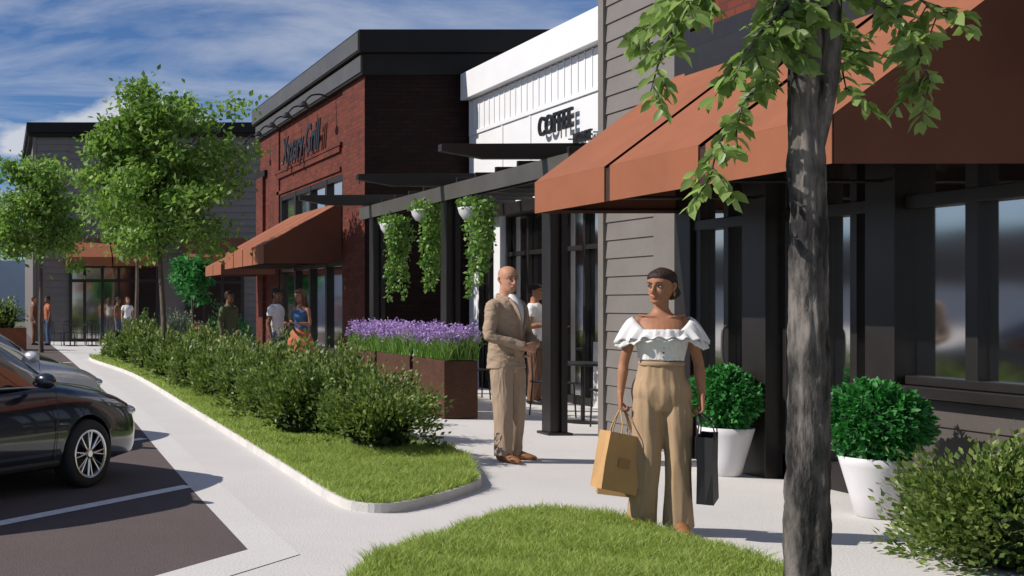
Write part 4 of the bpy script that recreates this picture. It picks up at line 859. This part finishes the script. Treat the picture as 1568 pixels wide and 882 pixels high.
# ---------------------------------------------------------------- world, sun, camera
world=bpy.data.worlds.new('World'); scene.world=world; world.use_nodes=True; nt=world.node_tree; N=nt.nodes; L=nt.links
bg=N['Background']; sky=N.new('ShaderNodeTexSky'); sky.sky_type='NISHITA'; sky.sun_disc=False
SE=38; S=Vector((-.985,.13,0)).normalized(); az=math.atan2(S.x,S.y)
sky.sun_elevation=R(SE); sky.sun_rotation=az%(2*math.pi); sky.air_density=1.0; sky.dust_density=.3; sky.ozone_density=2.5
tc=N.new('ShaderNodeTexCoord'); sp=N.new('ShaderNodeSeparateXYZ'); L.new(tc.outputs['Generated'],sp.inputs[0])
def mth(op,a,b=None):
    n=N.new('ShaderNodeMath'); n.operation=op
    for i,v in enumerate((a,b)):
        if v is None: continue
        if isinstance(v,(int,float)): n.inputs[i].default_value=v
        else: L.new(v,n.inputs[i])
    return n.outputs[0]
zz=mth('ADD',mth('MAXIMUM',sp.outputs[2],0),.10); cx=mth('DIVIDE',sp.outputs[0],zz); cy=mth('DIVIDE',sp.outputs[1],zz)
cb=N.new('ShaderNodeCombineXYZ'); L.new(mth('ADD',mth('MULTIPLY',cx,.9),mth('MULTIPLY',cy,.35)),cb.inputs[0]); L.new(mth('MULTIPLY',cy,1.5),cb.inputs[1])
n1=N.new('ShaderNodeTexNoise'); n1.inputs['Scale'].default_value=1.1; n1.inputs['Detail'].default_value=10; n1.inputs['Roughness'].default_value=.60; n1.inputs['Distortion'].default_value=.5; L.new(cb.outputs[0],n1.inputs['Vector'])
r1=N.new('ShaderNodeValToRGB'); r1.color_ramp.elements[0].position=.42; r1.color_ramp.elements[1].position=.70; L.new(n1.outputs[0],r1.inputs[0])
mp=N.new('ShaderNodeMapping'); mp.inputs['Scale'].default_value=(5.5,5.5,15); mp.inputs['Location'].default_value=(1.35,.4,.7); L.new(tc.outputs['Generated'],mp.inputs[0])
n2=N.new('ShaderNodeTexNoise'); n2.inputs['Scale'].default_value=1; n2.inputs['Detail'].default_value=9; n2.inputs['Roughness'].default_value=.55; L.new(mp.outputs[0],n2.inputs['Vector'])
r2=N.new('ShaderNodeValToRGB'); r2.color_ramp.elements[0].position=.50; r2.color_ramp.elements[1].position=.60; L.new(n2.outputs[0],r2.inputs[0])
lowm=N.new('ShaderNodeMapRange'); lowm.inputs[1].default_value=.26; lowm.inputs[2].default_value=.17; L.new(sp.outputs[2],lowm.inputs[0])
m2=mth('MULTIPLY',r2.outputs[0],lowm.outputs[0]); mask=mth('MINIMUM',mth('MAXIMUM',mth('MULTIPLY',r1.outputs[0],.7),mth('MULTIPLY',m2,.9)),1)
tint=N.new('ShaderNodeMix'); tint.data_type='RGBA'; tint.blend_type='MULTIPLY'; tint.inputs[0].default_value=1; L.new(sky.outputs[0],tint.inputs[6]); tint.inputs[7].default_value=(.60,.84,1.22,1)
mx=N.new('ShaderNodeMix'); mx.data_type='RGBA'; L.new(mask,mx.inputs[0]); L.new(tint.outputs[2],mx.inputs[6]); mx.inputs[7].default_value=(9.0,9.3,10.2,1)
L.new(mx.outputs[2],bg.inputs[0]); bg.inputs[1].default_value=.070
sl=bpy.data.lights.new('sun','SUN'); sl.energy=4.9; sl.angle=R(.5); sl.color=(1,.94,.86); so=bpy.data.objects.new('sun',sl); scene.collection.objects.link(so)
sd=Vector((S.x*math.cos(R(SE)),S.y*math.cos(R(SE)),math.sin(R(SE)))); so.rotation_euler=sd.to_track_quat('Z','Y').to_euler(); so.location=sd*50
cam=bpy.data.cameras.new('camera'); co=bpy.data.objects.new('camera',cam); scene.collection.objects.link(co); co.location=(0,0,1.5); co.rotation_euler=(R(90),0,0)
cam.sensor_width=36; cam.lens=36*1700/1568; cam.shift_x=.5; cam.shift_y=24/1568; cam.clip_end=2000; scene.camera=co
scene.view_settings.view_transform='Standard'; scene.view_settings.look='None'; scene.view_settings.exposure=0
